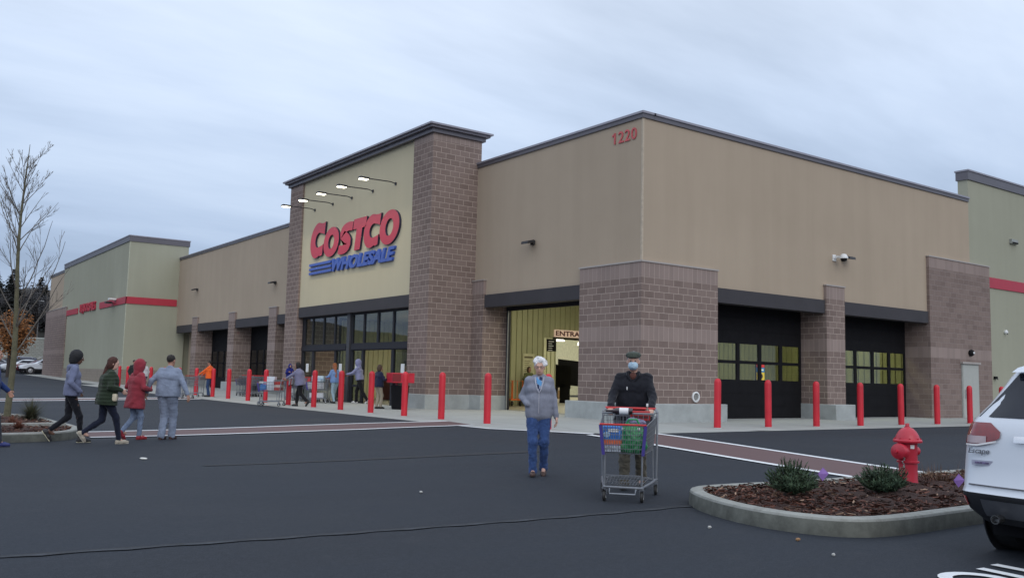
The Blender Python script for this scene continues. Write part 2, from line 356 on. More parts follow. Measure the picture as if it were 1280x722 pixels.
# brick piers
def pier(m,x0,x1,y0,y1,z0,z1,cap=True,base=None):
    o=MB().box(x0,x1,y0,y1,z0,z1).build('brick_pier',m,ST)
    if cap: MB().box(x0-.03,x1+.03,y0-.03,y1+.03,z1,z1+.05).build('pier_cap',CAPM,o)
    if base:
        MB().box(*base).build('concrete_base',CONC,o,bevel=.02)
    return o
pier(BR,-.12,3.35,-.12,2.79,.6,5.04,base=(-.5,3.39,-.5,3.0,Z0,.71))
pier(BR,9.27,10.4,-.12,1.0,.6,5.04,base=(9.24,10.43,-.5,1.02,Z0,.71))
pier(BRB,16.35,21.4,-.12,1.0,Z0,6.82)
pier(BRS,-.12,1.0,8.45,9.22,.6,5.08,base=(-.16,1.02,8.42,9.215,Z0,.71))
for (a,c) in ((29.3,30.45),(36.2,37.35),(43.85,45.0)):
    pier(BR,-.12,1.0,a,c,.6,5.1,base=(-.4,1.02,a-.03,c+.03,Z0,.75))
# beams and soffits
def beam(*b): return MB().box(*b).build('steel_beam',BEAM,ST,bevel=.01)
beam(-.07,.3,2.79,8.45,4.04,4.53); beam(3.35,9.25,-.07,.3,4.02,4.51); beam(10.4,16.33,-.07,.3,4.04,4.53)
for (a,c) in ((23.13,29.3),(30.45,36.2),(37.35,43.85),(45.0,48.9)): beam(-.07,.3,a,c,4.12,4.66)
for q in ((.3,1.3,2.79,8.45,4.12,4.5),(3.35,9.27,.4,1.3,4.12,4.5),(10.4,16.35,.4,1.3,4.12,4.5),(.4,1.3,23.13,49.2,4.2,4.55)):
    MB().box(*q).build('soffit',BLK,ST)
# entrance jambs
MB().box(1.0,1.12,8.33,8.45,.15,4.12).box(1.0,1.12,2.8,2.9,.15,4.12).box(.98,1.14,2.8,8.45,3.98,4.12).build('door_frame',FRM,ST)
MB().box(.96,1.0,8.30,8.34,.15,3.98).build('door_track',mat('galv',(.4,.42,.42),.4,.6),ST)
GL=glassmat('door_glass',(.72,.76,.62),.03); GLS=glassmat('store_glass',(.74,.80,.78),.05)
def garage(x0,x1):
    d=MB(); y0,y1=1.0,1.06; n=5; W_=(x1-x0)/n
    d.box(x0,x1,y0,y1,.15,1.52).box(x0,x1,y0,y1,2.78,4.12)
    for k in range(1,3): d.box(x0,x1,y0-.012,y0,.15+k*.45,.165+k*.45)
    for k in range(1,3): d.box(x0,x1,y0-.012,y0,2.78+k*.45,2.795+k*.45)
    d.box(x0,x1,y0,y1,2.08,2.19)
    for k in range(n+1):
        c=x0+k*W_; d.box(max(x0,c-.1),min(x1,c+.07),y0,y1,1.52,2.08); d.box(max(x0,c-.1),min(x1,c+.07),y0,y1,2.19,2.78)
    o=d.build('garage_door',BLK,ST)
    for k in range(n):
        for (a,c) in ((1.52,2.08),(2.19,2.78)):
            MB().box(x0+k*W_+.07,x0+(k+1)*W_-.1,1.025,1.035,a,c).build('window_pane',GL,o)
garage(3.35,9.27); garage(10.4,16.35)
# far recess doors (in the shadow)
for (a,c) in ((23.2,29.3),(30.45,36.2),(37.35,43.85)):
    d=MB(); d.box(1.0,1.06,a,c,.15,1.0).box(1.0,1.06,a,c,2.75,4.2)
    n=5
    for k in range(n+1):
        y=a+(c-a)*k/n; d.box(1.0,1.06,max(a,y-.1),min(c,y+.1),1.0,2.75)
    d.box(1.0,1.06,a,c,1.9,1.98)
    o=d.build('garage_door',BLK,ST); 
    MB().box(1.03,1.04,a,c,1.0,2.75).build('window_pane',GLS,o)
# service door in the big pier
sd=MB().box(18.74,20.14,-.16,-.12,.15,2.45).build('door_frame',mat('door_frame_grey',(.33,.34,.32),.5),ST)
MB().box(18.80,20.08,-.175,-.16,.17,2.39).build('door_leaf',DOORG,sd); MB().box(18.68,20.2,-.24,-.12,2.45,2.53).build('rain_hood',CAPM,sd)
MB().box(18.9,18.96,-.22,-.175,1.0,1.35).build('handle',mat('chrome',(.6,.6,.6),.3,.9),sd)
# tower
TW=(-2.09,.15)
def tpier(a,c,cover):
    o=MB().box(TW[0],TW[1],a,c,.6,10.7).build('tower_pier',BRT,ST)
    MB().box(TW[0]-.04,TW[1]-.02 if cover else TW[1],a-.04,c+.04,Z0,.71).build('concrete_base',CONC,o,bevel=.02)
tpier(9.23,10.7,1); tpier(21.6,23.12,0)
wall(CREAM,(-2.0,-1.65,10.7,21.6,4.55,10.7),name='sign_wall')
beam(-2.03,-1.66,10.7,21.6,4.06,4.55)
wall(TAN,(-1.6,.14,10.7,21.6,10.3,10.6),name='tower_roof')
wall(TAN,(-.05,.14,10.7,21.6,9.3,10.3),name='tower_back')
o=MB().box(-2.2,.26,9.12,23.23,10.68,10.84).build('tower_cornice',COP,ST); 
MB().box(-2.33,.39,8.99,23.36,10.84,10.93).build('cornice_band',mat('cornice_mid',(.17,.16,.185),.45,.3),o); MB().box(-2.42,.48,8.9,23.45,10.93,11.0).build('drip_edge',COPL,o)
# right taller section, left block
wall(SAGE,(19.93,46,.0,.45,.13,10.72),(21.4,21.41,.1,.2,1,2)); 
coping((19.87,46,-.06,.51,10.62,11.07))
bandR=MB().box(21.42,46,-.05,0,5.93,6.4).build('red_stripe',REDP,ST)
wall(SAGE,(-3.64,.60,49.27,74,.2,10.75),(.6,14,49.6,74,.2,9.2)); wall(TAN,(-3.5,14,74,82,.2,10.5))
coping((-3.7,.66,49.21,74.06,10.68,11.14),(-3.55,14,74.07,82.1,10.45,10.7))
o=MB().box(-3.72,-3.64,71.4,82.08,.2,6.95).build('brick_pier',BRF,ST); MB().box(-3.75,-3.63,71.35,82.1,6.95,7.02).build('pier_cap',CAPM,o)
MB().box(-3.705,-.02,49.205,49.269,.15,1.35).box(-3.705,-3.641,49.27,71.38,.15,1.35).build('block_wainscot',brickmat('tan_block',[],low=(.28,.25,.2),high=(.31,.28,.23),mortar=(.22,.19,.15)),ST)
for q in ((-3.70,-.08,49.205,49.268,6.12,6.62),(-3.705,-3.641,49.205,57.8,6.12,6.62),(-3.705,-3.641,66.4,71.35,6.12,6.62)):
    MB().box(*q).build('red_stripe',REDP,ST)
put_text('wall_lettering','LIQUOR SALES',REDP,ST,(-3.70,65.3,6.0),(0,-1,0),(0,0,1),width=6.1,height=.85,ext=.05,offset=.02)
# house number
put_text('house_number','1220',mat('number_red',(.55,.09,.10),.5),ST,(-.02,1.30,8.98),(0,-1,0),(0,0,1),width=1.04,height=.38,ext=.012,offset=.004,spacing=1.08)
MB().prism([(0,.30),(.0,.37),(-.10,.31),(-.10,.26)],lambda p:(-.02+.012,1.30+.0-p[0]-.02,8.98+p[1]),lambda p:(-.032,1.30-p[0]-.02,8.98+p[1])).build('numeral_serif',mat('number_red',(.55,.09,.10),.5),ST)
# ---- COSTCO lettering, stroked heavy italics
LR=mat('sign_red',(.52,.018,.045),.35,var=.04); LB=mat('sign_blue',(.045,.10,.42),.35,var=.04); LBE=mat('sign_return',(.02,.02,.05),.5)
def letter(parent,outer,inner,yleft,z0,sx,sz,shear,m,depth=.10,x0=-2.0,name='sign_letter'):
    """outer / inner closed 2D loops, unit box; a ring when inner is given"""
    f=lambda p,d:(x0-d,yleft-(p[0]*sx+shear*p[1]*sz),z0+p[1]*sz)
    b=MB()
    def cap(d,flip):
        if inner:
            n=len(outer)
            for i in range(n):
                j=(i+1)%n; q=[f(outer[i],d),f(outer[j],d),f(inner[j],d),f(inner[i],d)]; b.face(q if not flip else q[::-1],None,0)
        else: b.face([f(p,d) for p in (outer if not flip else outer[::-1])],None,0)
    cap(depth,0); cap(0.0,1)
    for lp in ([outer,inner] if inner else [outer]):
        n=len(lp)
        for i in range(n): j=(i+1)%n; b.face([f(lp[i],0),f(lp[j],0),f(lp[j],depth),f(lp[i],depth)],None,1)
    return b.build(name,[m,LBE],parent)
def ell(cx,cy,rx,ry,n=40,a0=0,a1=360): return [(cx+rx*math.cos(math.radians(a0+(a1-a0)*i/n)),cy+ry*math.sin(math.radians(a0+(a1-a0)*i/n))) for i in range(n)]
def C_shape():
    out=[(.5+.5*math.cos(math.radians(a)),.5+.5*math.sin(math.radians(a))) for a in np.linspace(62,298,34)]
    out=[(1.0,.98),(.9,.955)]+out[1:]+[(.80,.03),(.97,.06),(.97,.36)]
    inn=[(.60+.235*math.cos(math.radians(a)),.5+.21*math.sin(math.radians(a))) for a in np.linspace(285,75,24)]
    return out+[(.9,.33)]+inn+[(.9,.66),(1.0,.62)]
def S_shape():
    P=[(.97,.83),(.74,.85),(.48,.83),(.26,.74),(.24,.62),(.42,.545),(.60,.47),(.76,.37),(.72,.24),(.50,.16),(.26,.15),(.04,.18)]
    # smooth the centre line
    Q=[]
    for i in range(len(P)-1):
        for t in (0,.5):
            p0=P[max(i-1,0)];p1=P[i];p2=P[i+1];p3=P[min(i+2,len(P)-1)]
            Q.append(tuple(.5*((2*p1[k])+(-p0[k]+p2[k])*t+(2*p0[k]-5*p1[k]+4*p2[k]-p3[k])*t*t+(-p0[k]+3*p1[k]-3*p2[k]+p3[k])*t**3) for k in range(2)))
    Q.append(P[-1]); n=len(Q); L=[];R_=[]
    for i,p in enumerate(Q):
        a=Q[max(i-1,0)];c=Q[min(i+1,n-1)]; d=(c[0]-a[0],c[1]-a[1]); l=math.hypot(*d); nx,ny=-d[1]/l,d[0]/l; w=.135+.035*math.sin(PI*i/(n-1))**2
        L.append((p[0]+nx*w,p[1]+ny*w)); R_.append((p[0]-nx*w,p[1]-ny*w))
    return L+R_[::-1]
SG=thing('store_sign','red and blue raised COSTCO WHOLESALE lettering on the cream tower wall','sign')
sh=.16
Cs=C_shape()
letter(SG,Cs,None,20.50,6.80,1.52,1.66,sh,LR)
letter(SG,ell(.5,.5,.5,.5),ell(.5,.5,.19,.24),18.98,6.72,1.62,1.36,sh,LR)
letter(SG,S_shape(),None,17.36,6.70,1.34,1.42,sh,LR)
letter(SG,[(0,1),(0,.68),(.28,.68),(.24,0),(.68,0),(.72,.68),(1.0,.68),(1.0,1)],None,15.98,6.76,1.22,1.38,sh,LR)
letter(SG,Cs,None,14.90,6.72,1.42,1.42,sh,LR)
letter(SG,ell(.5,.5,.5,.5),ell(.5,.5,.2,.25),13.46,6.70,1.66,1.42,sh,LR)
for k in range(3):
    z=6.04+k*.20; MB().prism([(0,0),(2.45-.04*k,0),(2.49-.04*k,.12),(.0,.12)],lambda p:(-2.0,20.42-p[0],z+p[1]),lambda p:(-2.1,20.42-p[0],z+p[1])).build('sign_bar',LB,SG)
o=put_text('sign_word','WHOLESALE',LB,SG,(-2.05,17.9,6.0),(0,-1,0),(0,0,1),width=5.9,height=.60,ext=.055,offset=.045,shear=.28,spacing=.98)
# sign lamps
LENS=mat('lamp_lens',(.9,.88,.8),.4,emit=(1,.92,.70),es=7)
def sign_lamp():
    r=thing('sign_lamp','','lamp',(0,0,0))
    b=MB(); b.tube([(0,0,0),(-.25,0,.05),(-1.35,0,.03)],.022,8); b.lathe([(.07,0),(.07,.03)],(0,0,0),(-1,0,0),12); b.build('arm',DGREY,r)
    h=MB().prism([(-1.25,.10),(-1.25,-.10),(-1.68,-.13),(-1.68,.13)],lambda p:(p[0],p[1],-.02),lambda p:(p[0]*.985,p[1]*.8,.07)).build('lamp_head',DGREY,r,bevel=.01)
    MB().box(-1.65,-1.30,-.10,.10,-.045,-.022).build('lens',LENS,h); return r
SL=sign_lamp(); pos=['leftmost','second from the left','middle','second from the right','rightmost']
for i,y in enumerate((20.23,18.23,16.27,14.26,12.26)):
    o=SL if i==0 else dup(SL,(0,0,0))
    o.location=(-2.0,y,9.18); tag(o,'%s lit gooseneck lamp in the row above the red sign letters'%pos[i],'lamp','lamps above the tower sign')
    l=bpy.data.lights.new('sign_light','AREA'); l.energy=46; l.size=.3; l.color=(1,.9,.68); l.shape='RECTANGLE'; l.size_y=.18
    lo=bpy.data.objects.new('sign_light',l); COL.objects.link(lo); lo.location=(-3.45,y,9.11); lo.rotation_euler=(0,math.radians(34),0); lo.parent=None
# storefront of the exit
def storefront(y0,y1,edges,doors):
    x0,x1=-1.78,-1.68; b=MB()
    b.box(x0,x1,y0,y1,2.42,2.74).box(x0,x1,y0,y1,3.98,4.06)
    for (a,c) in edges: b.box(x0,x1,a,c,2.74,3.98)
    for (a,c) in doors: b.box(x0,x1,a,c,.15,2.42)
    b.box(x0-.06,x0,y0+.1,y1-.1,2.46,2.66)
    o=b.build('storefront_frame',FRM,ST)
    ee=sorted(edges)
    for i in range(len(ee)-1): MB().box(-1.74,-1.73,ee[i][1],ee[i+1][0],2.74,3.98).build('glass_pane',GLS,o)
    return o
sL=storefront(16.55,21.6,[(16.55,16.68),(17.9,18.0),(19.1,19.2),(20.35,20.45),(21.25,21.6)],[(16.55,16.7),(17.75,17.9),(20.15,20.35),(21.35,21.6)])
sR=storefront(10.7,16.25,[(10.7,10.95),(12.4,12.52),(13.72,13.86),(15.0,15.12),(16.12,16.25)],[(10.7,10.8),(12.35,12.55),(15.02,15.2),(16.05,16.25)])
MB().box(-1.86,-1.66,16.25,16.55,.15,4.06).build('mullion_post',mat('post_grey',(.06,.062,.07),.5,.3),ST)
for par,ds in ((sL,((16.7,17.75),(20.35,21.35))),(sR,((10.8,12.35),(15.2,16.05)))):
    for (a,c) in ds:
        MB().box(-1.72,-1.71,a,c,.95,2.42).box(-1.72,-1.71,a,c,.25,.85).build('glass_pane',GLS,par); MB().box(-1.76,-1.68,a,c,.15,.25).build('door_rail',FRM,par); MB().box(-1.76,-1.68,a,c,.85,.95).build('door_rail',FRM,par)
        m_=(a+c)/2; MB().box(-1.78,-1.765,m_-.14,m_+.14,1.45,1.85).build('paper_notice',WHITE,par)

# ---- interiors
INF=mat('interior_floor',(.33,.31,.24),.35,var=.1); INC=mat('interior_ceiling',(.5,.5,.42),.8); INW=mat('interior_wall',(.62,.62,.5),.7)
wall(INF,(1.1,40,1.1,60,-.2,.178),(-1.66,1.0,10.7,21.6,-.2,.176),name='interior_floor')
wall(INC,(1.2,9.15,1.3,12.5,5.9,6.0),(9.15,17.5,1.3,8.5,5.9,6.0),(-1.6,9,12.8,24,4.3,4.35),name='interior_ceiling')
def ribwall(run,axis,fixed,z0,z1,pitch=.3,d=.05,m=OLIVE,side=-1):
    b=MB(); a,c=run; n=int(abs(c-a)/pitch)
    prof=[]
    for i in range(n+1):
        t=a+i*pitch
        prof+=[(t,0),(t+.035,0),(t+.05,d),(t+pitch-.015,d)]
    for i in range(len(prof)-1):
        (t0,d0),(t1,d1)=prof[i],prof[i+1]
        if t0>=c: break
        t1=min(t1,c)
        if axis=='x': q=[(t0,fixed+side*d0,z0),(t1,fixed+side*d1,z0),(t1,fixed+side*d1,z1),(t0,fixed+side*d0,z1)]
        else: q=[(fixed+side*d0,t0,z0),(fixed+side*d1,t1,z0),(fixed+side*d1,t1,z1),(fixed+side*d0,t0,z1)]
        b.face(q)
    return b.build('ribbed_partition',m,ST,auto=False)
ribwall((1.2,6.1),'x',12.6,.16,6.); ribwall((6.1,9.1),'x',12.6,3.27,6.)
ribwall((8.5,12.6),'y',9.15,.16,6.); ribwall((9.1,17.5),'x',8.5,.16,6.); ribwall((1.2,8.5),'y',17.5,.16,6.)
ribwall((12.8,24),'y',7.0,.16,4.3); ribwall((-1.5,7),'x',24.0,.16,4.3)
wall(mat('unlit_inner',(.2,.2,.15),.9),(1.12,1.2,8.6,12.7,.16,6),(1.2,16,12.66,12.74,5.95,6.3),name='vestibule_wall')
wall(INW,(7.5,40,34,34.2,.16,8),(33,33.2,13,34,.16,8),name='warehouse_wall')
wall(INC,(7.2,34,12.8,34,7.9,8.0),name='warehouse_ceiling')
def alight(x,y,z,sx,sy,e,c=(1,.95,.72)):
    l=bpy.data.lights.new('ceiling_light','AREA'); l.shape='RECTANGLE'; l.size=sx; l.size_y=sy; l.energy=e; l.color=c
    o=bpy.data.objects.new('ceiling_light',l); COL.objects.link(o); o.location=(x,y,z)
    MB().box(x-sx/2,x+sx/2,y-sy/2,y+sy/2,z+.02,z+.06).build('ceiling_fixture',mat('tube_light',(.9,.9,.85),.5,emit=(1,.97,.82),es=3.5),ST)
alight(4,7,5.8,1.2,4,170); alight(9,4,5.8,3,1.5,150); alight(14.5,4,5.8,3,1.5,150); alight(15,17,7.6,6,6,420); alight(24,26,7.6,8,6,420)
alight(4.5,18,4.2,1.2,3,230,(1,.95,.8)); alight(4,14.3,4.2,1.2,1.2,110); 
# entrance sign over the inner opening
es=thing('entrance_sign','pale ENTRANCE sign with red edged black lettering over the inner opening','sign',(0,0,0))
MB().box(6.62,9.1,12.44,12.5,3.33,3.66).build('panel',mat('sign_peach',(.75,.55,.42),.5,emit=(1,.75,.6),es=.25),es)
put_text('lettering','ENTRANCE',mat('ink_darkred',(.10,.01,.01),.5),es,(6.68,12.43,3.38),(1,0,0),(0,0,1),width=2.34,height=.23,ext=.004,offset=.025)
bx('sign_rail',BLK,es,6.55,9.12,12.43,12.5,3.22,3.29)
pst=thing('wall_poster','tan notice poster with small print on the olive ribbed wall','poster',(0,0,0))
MB().box(4.87,5.52,12.50,12.53,1.5,2.5).build('board',mat('poster_tan',(.52,.50,.32),.6),pst)
b=MB(); b.box(4.95,5.42,12.49,12.5,2.3,2.38)
for k in range(7): b.box(4.97,5.2+.2*random.random(),12.49,12.5,2.15-k*.09,2.17-k*.09)
b.build('print',mat('print_brown',(.12,.1,.06),.6),pst)
mb=thing('menu_board','black hanging board with white lines at the inner opening','sign',(0,0,0))
MB().box(6.12,6.66,12.36,12.4,2.65,3.2).build('board',BLK,mb); b=MB()
for k in range(5): b.box(6.2,6.2+.2+.2*random.random(),12.35,12.36,3.08-k*.1,3.11-k*.1)
b.build('print',WHITE,mb)
for i,(x,y,w_,h_) in enumerate(((9.8,16.6,2.0,1.9),(13.2,18.2,2.6,2.1))):
    t=thing('display_stand','%s black display stand with a slanted top beyond the entrance opening'%('left low','right taller')[i],'display',(x,y,.16),math.radians(-36))
    MB().prism([(-w_/2,.95),(w_/2,.75),(w_/2,h_),(-w_/2,h_+.25)],lambda p:(p[0],0,p[1]),lambda p:(p[0],.12,p[1])).build('panel',BLK,t)
    for s in (-1,1): MB().box(s*w_*.3-.16,s*w_*.3+.16,.0,.1,0,1.0).build('leg',BLK,t)
for i,(x,y) in enumerate(((8.6,14.5),(11.0,15.6),(12.6,17.5))):
    t=thing('pendant_lamp','%s white cone pendant lamp hanging beyond the inner opening'%('left','middle','right')[i],'lamp',(x,y,3.25),0,'pendant lamps inside')
    MB().lathe([(.26,0),(.05,.22),(.03,.24)]).build('shade',mat('lamp_shade_lit',(.9,.9,.8),.5,emit=(1,.98,.85),es=3),t); MB().tube([(0,0,.24),(0,0,4.4)],.012,5).build('cord',BLK,t)
for i,(x,y,n_) in enumerate(((11.2,19.6,3),(12.3,22.5,4),(9.6,20.8,2),(16.5,24.5,5))):
    pg=thing('carton_stack','%s stack of brown cartons on a pallet beyond the entrance opening'%('front','middle','left','rear')[i],'box',(x,y,.18),.4*i,'pallet stacks inside')
    MB().box(-.6,.6,-.5,.5,0,.12).build('pallet',mat('pallet_wood',(.25,.17,.09),.9),pg)
    for k in range(n_): MB().box(-.58,.58,-.48,.48,.13+k*.4,.51+k*.4).build('carton',mat(('cartonA','cartonB','cartonC')[k%3],((.28,.18,.09),(.45,.40,.33),(.20,.05,.04))[k%3],.8,var=.3,vs=4),pg,bevel=.01)
sh_=thing('shelving_rack','tall brown storage rack with boxes behind the left exit doors','rack',(0,0,0))
MB().box(4.8,5.6,17.2,22.6,.16,.3).box(4.8,5.6,17.2,22.6,1.4,1.5).box(4.8,5.6,17.2,22.6,2.6,2.7).build('shelf',mat('rack_orange',(.25,.08,.02),.6),sh_)
b=MB()
for z0_ in (.3,1.5,2.7):
    y=17.3
    while y<22.2:
        w_=random.uniform(.5,.9); b.box(4.9,5.5,y,y+w_-.05,z0_,z0_+random.uniform(.6,1.0)); y+=w_
b.build('carton_stack',mat('cardboard',(.24,.15,.07),.8,var=.4,vs=1.5),sh_)
dk=thing('service_counter','dark counter with a lit screen behind the left exit doors','counter',(0,0,0))
MB().box(2.2,2.9,16.6,20.8,.16,1.2).build('counter_body',mat('counter_red',(.10,.02,.02),.5),dk); MB().box(2.4,2.5,17.7,18.9,1.55,2.1).build('screen_board',BLK,dk)
b=MB(); 
for k in range(4): b.box(2.385,2.4,17.8+k*.28,17.98+k*.28,1.2,1.45)
b.build('lit_label',mat('warm_lit',(.8,.7,.5),.5,emit=(1,.85,.5),es=1.2),dk)
mk=thing('menu_screen','lit advertising screen with red, blue and yellow bands behind the garage door window','screen',(8.55,2.5,.16))
MB().box(0,.5,0,.06,1.35,2.0).build('screen',mat('scr_black',(.02,.02,.02),.4),mk); MB().box(.2,.3,0,.06,0,1.35).build('stand',BLK,mk)
for k,(c,z0_,z1_) in enumerate((((.8,.03,.02),1.86,1.97),((.05,.25,.8),1.68,1.85),((.9,.6,.05),1.38,1.67))):
    MB().box(.03,.47,-.012,0,z0_,z1_).build('screen_band',mat('scr%d'%k,c,.5,emit=c,es=1.3),mk)
MB().box(.1,.4,-.02,-.012,1.74,1.79).build('screen_text',mat('scrw',(1,1,1),.5,emit=(1,1,1),es=1.5),mk)
MB().lathe([(.1,0),(.1,.01)],(.26,-.013,1.52),(0,-1,0),12).build('screen_picture',mat('scrb',(.2,.1,.05),.5),mk)

# ---- small fittings on the walls
def floodlight(x,y,z,face,label):
    t=thing('wall_floodlight',label,'light',(x,y,z),0 if face=='x' else PI/2,'floodlights on the walls')
    MB().box(-.10,0,-.08,.08,-.05,.12).build('mount',DGREY,t)
    MB().prism([(-.08,.02),(-.42,-.05),(-.40,.05),(-.12,.12)],lambda p:(p[0],-.16,p[1]),lambda p:(p[0],.22,p[1])).build('lamp_head',DGREY,t,bevel=.01)
floodlight(0,5.5,6.2,'x','dark floodlight on the tan wall left of the house number corner')
floodlight(0,29.9,6.5,'x','dark floodlight on the tan wall just left of the tower')
floodlight(0,44.5,7.05,'x','dark floodlight on the far tan wall near the sage block')
floodlight(10.55,0,6.15,'y','dark floodlight beside the white camera on the right tan wall')
t=thing('security_camera','white dome security camera on a wall arm above the garage doors','camera',(9.95,0,6.1))
MB().box(-.12,.08,-.03,0,-.08,.15).box(-.04,.04,-.35,-.03,.02,.1).build('bracket',WHITE,t); MB().lathe([(.02,.16),(.1,.13),(.16,.02),(.16,-.02),(.13,-.03)],(0,-.4,0)).build('dome',WHITE,t); MB().lathe([(.11,0),(.09,-.08),(.03,-.1)],(0,-.4,-.03)).build('lens',BLK,t)
t=thing('wall_box_light','square grey louvred box high on the sage wall at the right edge','light',(23.6,0,8.1))
MB().box(0,.62,-.12,0,.05,.26).build('housing',mat('grey_housing',(.3,.31,.29),.5),t); MB().box(.05,.57,-.15,-.12,.06,.12).build('louvre',BLK,t)
t=thing('door_lamp','round black lamp above the grey service door','lamp',(19.5,-.12,2.93)); MB().lathe([(.13,0),(.15,.08),(.1,.16)],(0,0,0),(0,-1,0),14).build('housing',BLK,t); MB().lathe([(.05,0),(.04,.03)],(.03,-.16,0),(0,-1,0),10).build('lens',WHITE,t)
t=thing('hose_bib','small black tap box on the sage wall beside the car roof','fitting',(21.75,0,1.85)); MB().box(0,.2,-.1,0,0,.12).build('housing',BLK,t); MB().tube([(.1,-.1,.03),(.1,-.16,-.02)],.02).build('spout',DGREY,t)
t=thing('wall_outlet_pipe','white ring of a drain pipe low on the block corner pier','pipe',(2.28,-.12,.93))
MB().lathe([(.16,0),(.17,.05),(.125,.06),(.12,.005)],(0,0,0),(0,-1,0),24).build('ring',WHITE,t); MB().lathe([(.12,0),(.12,.02)],(0,0,0),(0,-1,0),20).build('pipe_bore',mat('bore_grey',(.22,.22,.21),.8),t)
t=thing('wall_bracket_lamp','small white wall lamp low on the sage wall right of the brick','lamp',(22.9,0,4.0)); MB().lathe([(.08,0),(.1,.08),(.05,.14)],(0,0,0),(0,-1,0),12).build('housing',WHITE,t); MB().tube([(0,-.05,-.02),(.0,-.14,-.12)],.02).build('arm',DGREY,t)
t=thing('sage_block_floodlight','white lit floodlight on the red stripe of the far sage block','light',(-3.7,52.3,6.55)); MB().box(-.5,0,-.25,.25,-.03,.1).build('housing',WHITE,t); MB().box(-.55,-.1,.5,1.1,-.25,-.12).build('lamp_head',DGREY,t)

# ------------------------------------------------------------------ bollards
def scuffed():
    m,nt,b=newmat('bollard_cover_red'); v=poss(nt); n=noise(nt,mapv(nt,v,(1,1,.35)),9,6,.8); n2=noise(nt,v,2.1,2,.5); n3=noise(nt,v,60,3,.8)
    c=ramp(nt,n2,(.3,(.50,.012,.026)),(.7,(.62,.018,.035))); c=mixc(nt,ramp(nt,n,(.60,0.),(.74,.5)),c,(.30,.02,.03)); c=mixc(nt,ramp(nt,n,(.24,.5),(.33,0.)),c,(.60,.16,.15)); c=mixc(nt,ramp(nt,n3,(.66,0.),(.8,.5)),c,(.16,.02,.02))
    nt.links.new(c,b.inputs['Base Color']); nt.links.new(ramp(nt,n,(.3,.35),(.7,.6)),b.inputs['Roughness']); bump(nt,b,n,.1,.01); return m
BOL=scuffed()
def bollard():
    r=thing('bollard','','bollard')
    b=MB(); n=24; b.lathe([(.098,0),(.098,1.27),(.094,1.31),(.078,1.35),(.05,1.378),(.015,1.39)],n=n); b.build('post_cover',BOL,r)
    MB().lathe([(.125,0),(.12,.012),(.1,.014)],n=20).build('base_ring',CONC,r); return r
BP=bollard(); first=True
ROWL=[(-5.32,.47),(-5.32,2.85),(-5.38,4.95),(-5.38,7.21),(-5.38,9.5),(-5.38,11.8),(-5.45,14.05),(-5.3,16.9),(-5.35,18.8),(-5.3,21.5),(-5.15,24.2),(-5.1,27.0),(-5.2,29.6),(-5.25,32.3),(-5.3,34.9),(-5.2,38.0),(-5.1,41.2),(-4.9,44.3)]
ROWR=[(.35,-2.72),(2.45,-2.83),(4.6,-2.95),(6.85,-3.0),(9.3,-2.95),(11.5,-3.0),(13.95,-2.9),(16.3,-2.95)]
wl=['in front of the right half of the brick tower','in front of the left corner of the tower side','beside the black litter bin','between the tan trousered shopper and the hooded shopper','next to the shopper in light blue','just left of the glass doors','behind the woman with the dark shoulder bag','behind the right end of the child\'s trolley','behind the left end of the blue laden trolley','in front of the parked row of grey trolleys','just right of the shopper in orange','just left of the shopper in orange','just right of the man in grey sweats, far row','hidden partly by the man in grey sweats','left of the man in grey sweats, third from the far end','second from the far end of the left row','right of the red coat, near the far end','last of the left row, beside the dark coated shopper']
wr=['at the corner by the white pipe ring','in front of the left garage door','in front of the middle pilaster','left in front of the right garage door','right in front of the right garage door','in front of the wide brick pier','in front of the grey service door','hidden behind the white car']
for grp,L,Wd in (('bollards along the front walk',ROWL,wl),('bollards along the right walk',ROWR,wr)):
    for (x,y),w_ in zip(L,Wd):
        o=BP if first else dup(BP,(0,0,0)); first=False
        o.location=(x,y,zg(x,y)+.006); tag(o,'red bollard '+w_,'bollard',grp); o.rotation_euler=(random.uniform(-.008,.008),random.uniform(-.008,.008),0)
o=dup(BP,(-5.26,-2.11,zg(-5.2,-2.16)+.006)); tag(o,'red bollard at the corner behind the white haired woman','bollard','bollards along the front walk')

# ------------------------------------------------------------------ planting islands
MULCH=None
def mulchmat():
    m,nt,b=newmat('bark_mulch'); b.inputs['Roughness'].default_value=.95; p=poss(nt); n=noise(nt,p,26,5,.8); n2=noise(nt,p,3,4,.6)
    c=ramp(nt,n,(.3,(.015,.008,.006)),(.5,(.055,.024,.017)),(.75,(.13,.06,.042))); c=mixc(nt,ramp(nt,n2,(.4,0.),(.7,.5)),c,(.03,.016,.012))
    nt.links.new(c,b.inputs['Base Color']); bump(nt,b,n,1.,.03); return m
MULCH=mulchmat()
def kerbmat():
    m,nt,b=newmat('kerb_concrete'); b.inputs['Roughness'].default_value=.92; p=poss(nt); n=noise(nt,p,1.6,5,.7); n2=noise(nt,p,55,4,.8); n3=noise(nt,mapv(nt,p,(3,3,1)),2.5,4,.7)
    c=ramp(nt,n,(.3,(.235,.24,.22)),(.7,(.32,.33,.305))); c=mixc(nt,ramp(nt,n3,(.45,0.),(.7,.7)),c,(.13,.13,.11)); c=mixc(nt,mth(nt,'MULTIPLY',n2,.3),c,(.5,.5,.47)); c=mixc(nt,ramp(nt,n2,(.25,.6),(.4,0.)),c,(.13,.13,.12))
    nt.links.new(c,b.inputs['Base Color']); bump(nt,b,mth(nt,'ADD',n2,mth(nt,'MULTIPLY',n3,2.)),.4,.008); return m
KERB=kerbmat()
def resample(poly,step,closed=True):
    P=[Vector(p) for p in poly]; out=[]
    for i in range(len(P) if closed else len(P)-1):
        a,c=P[i],P[(i+1)%len(P)]; n=max(1,int((c-a).length/step)); out+=[a+(c-a)*k/n for k in range(n)]
    if not closed: out.append(P[-1])
    return out
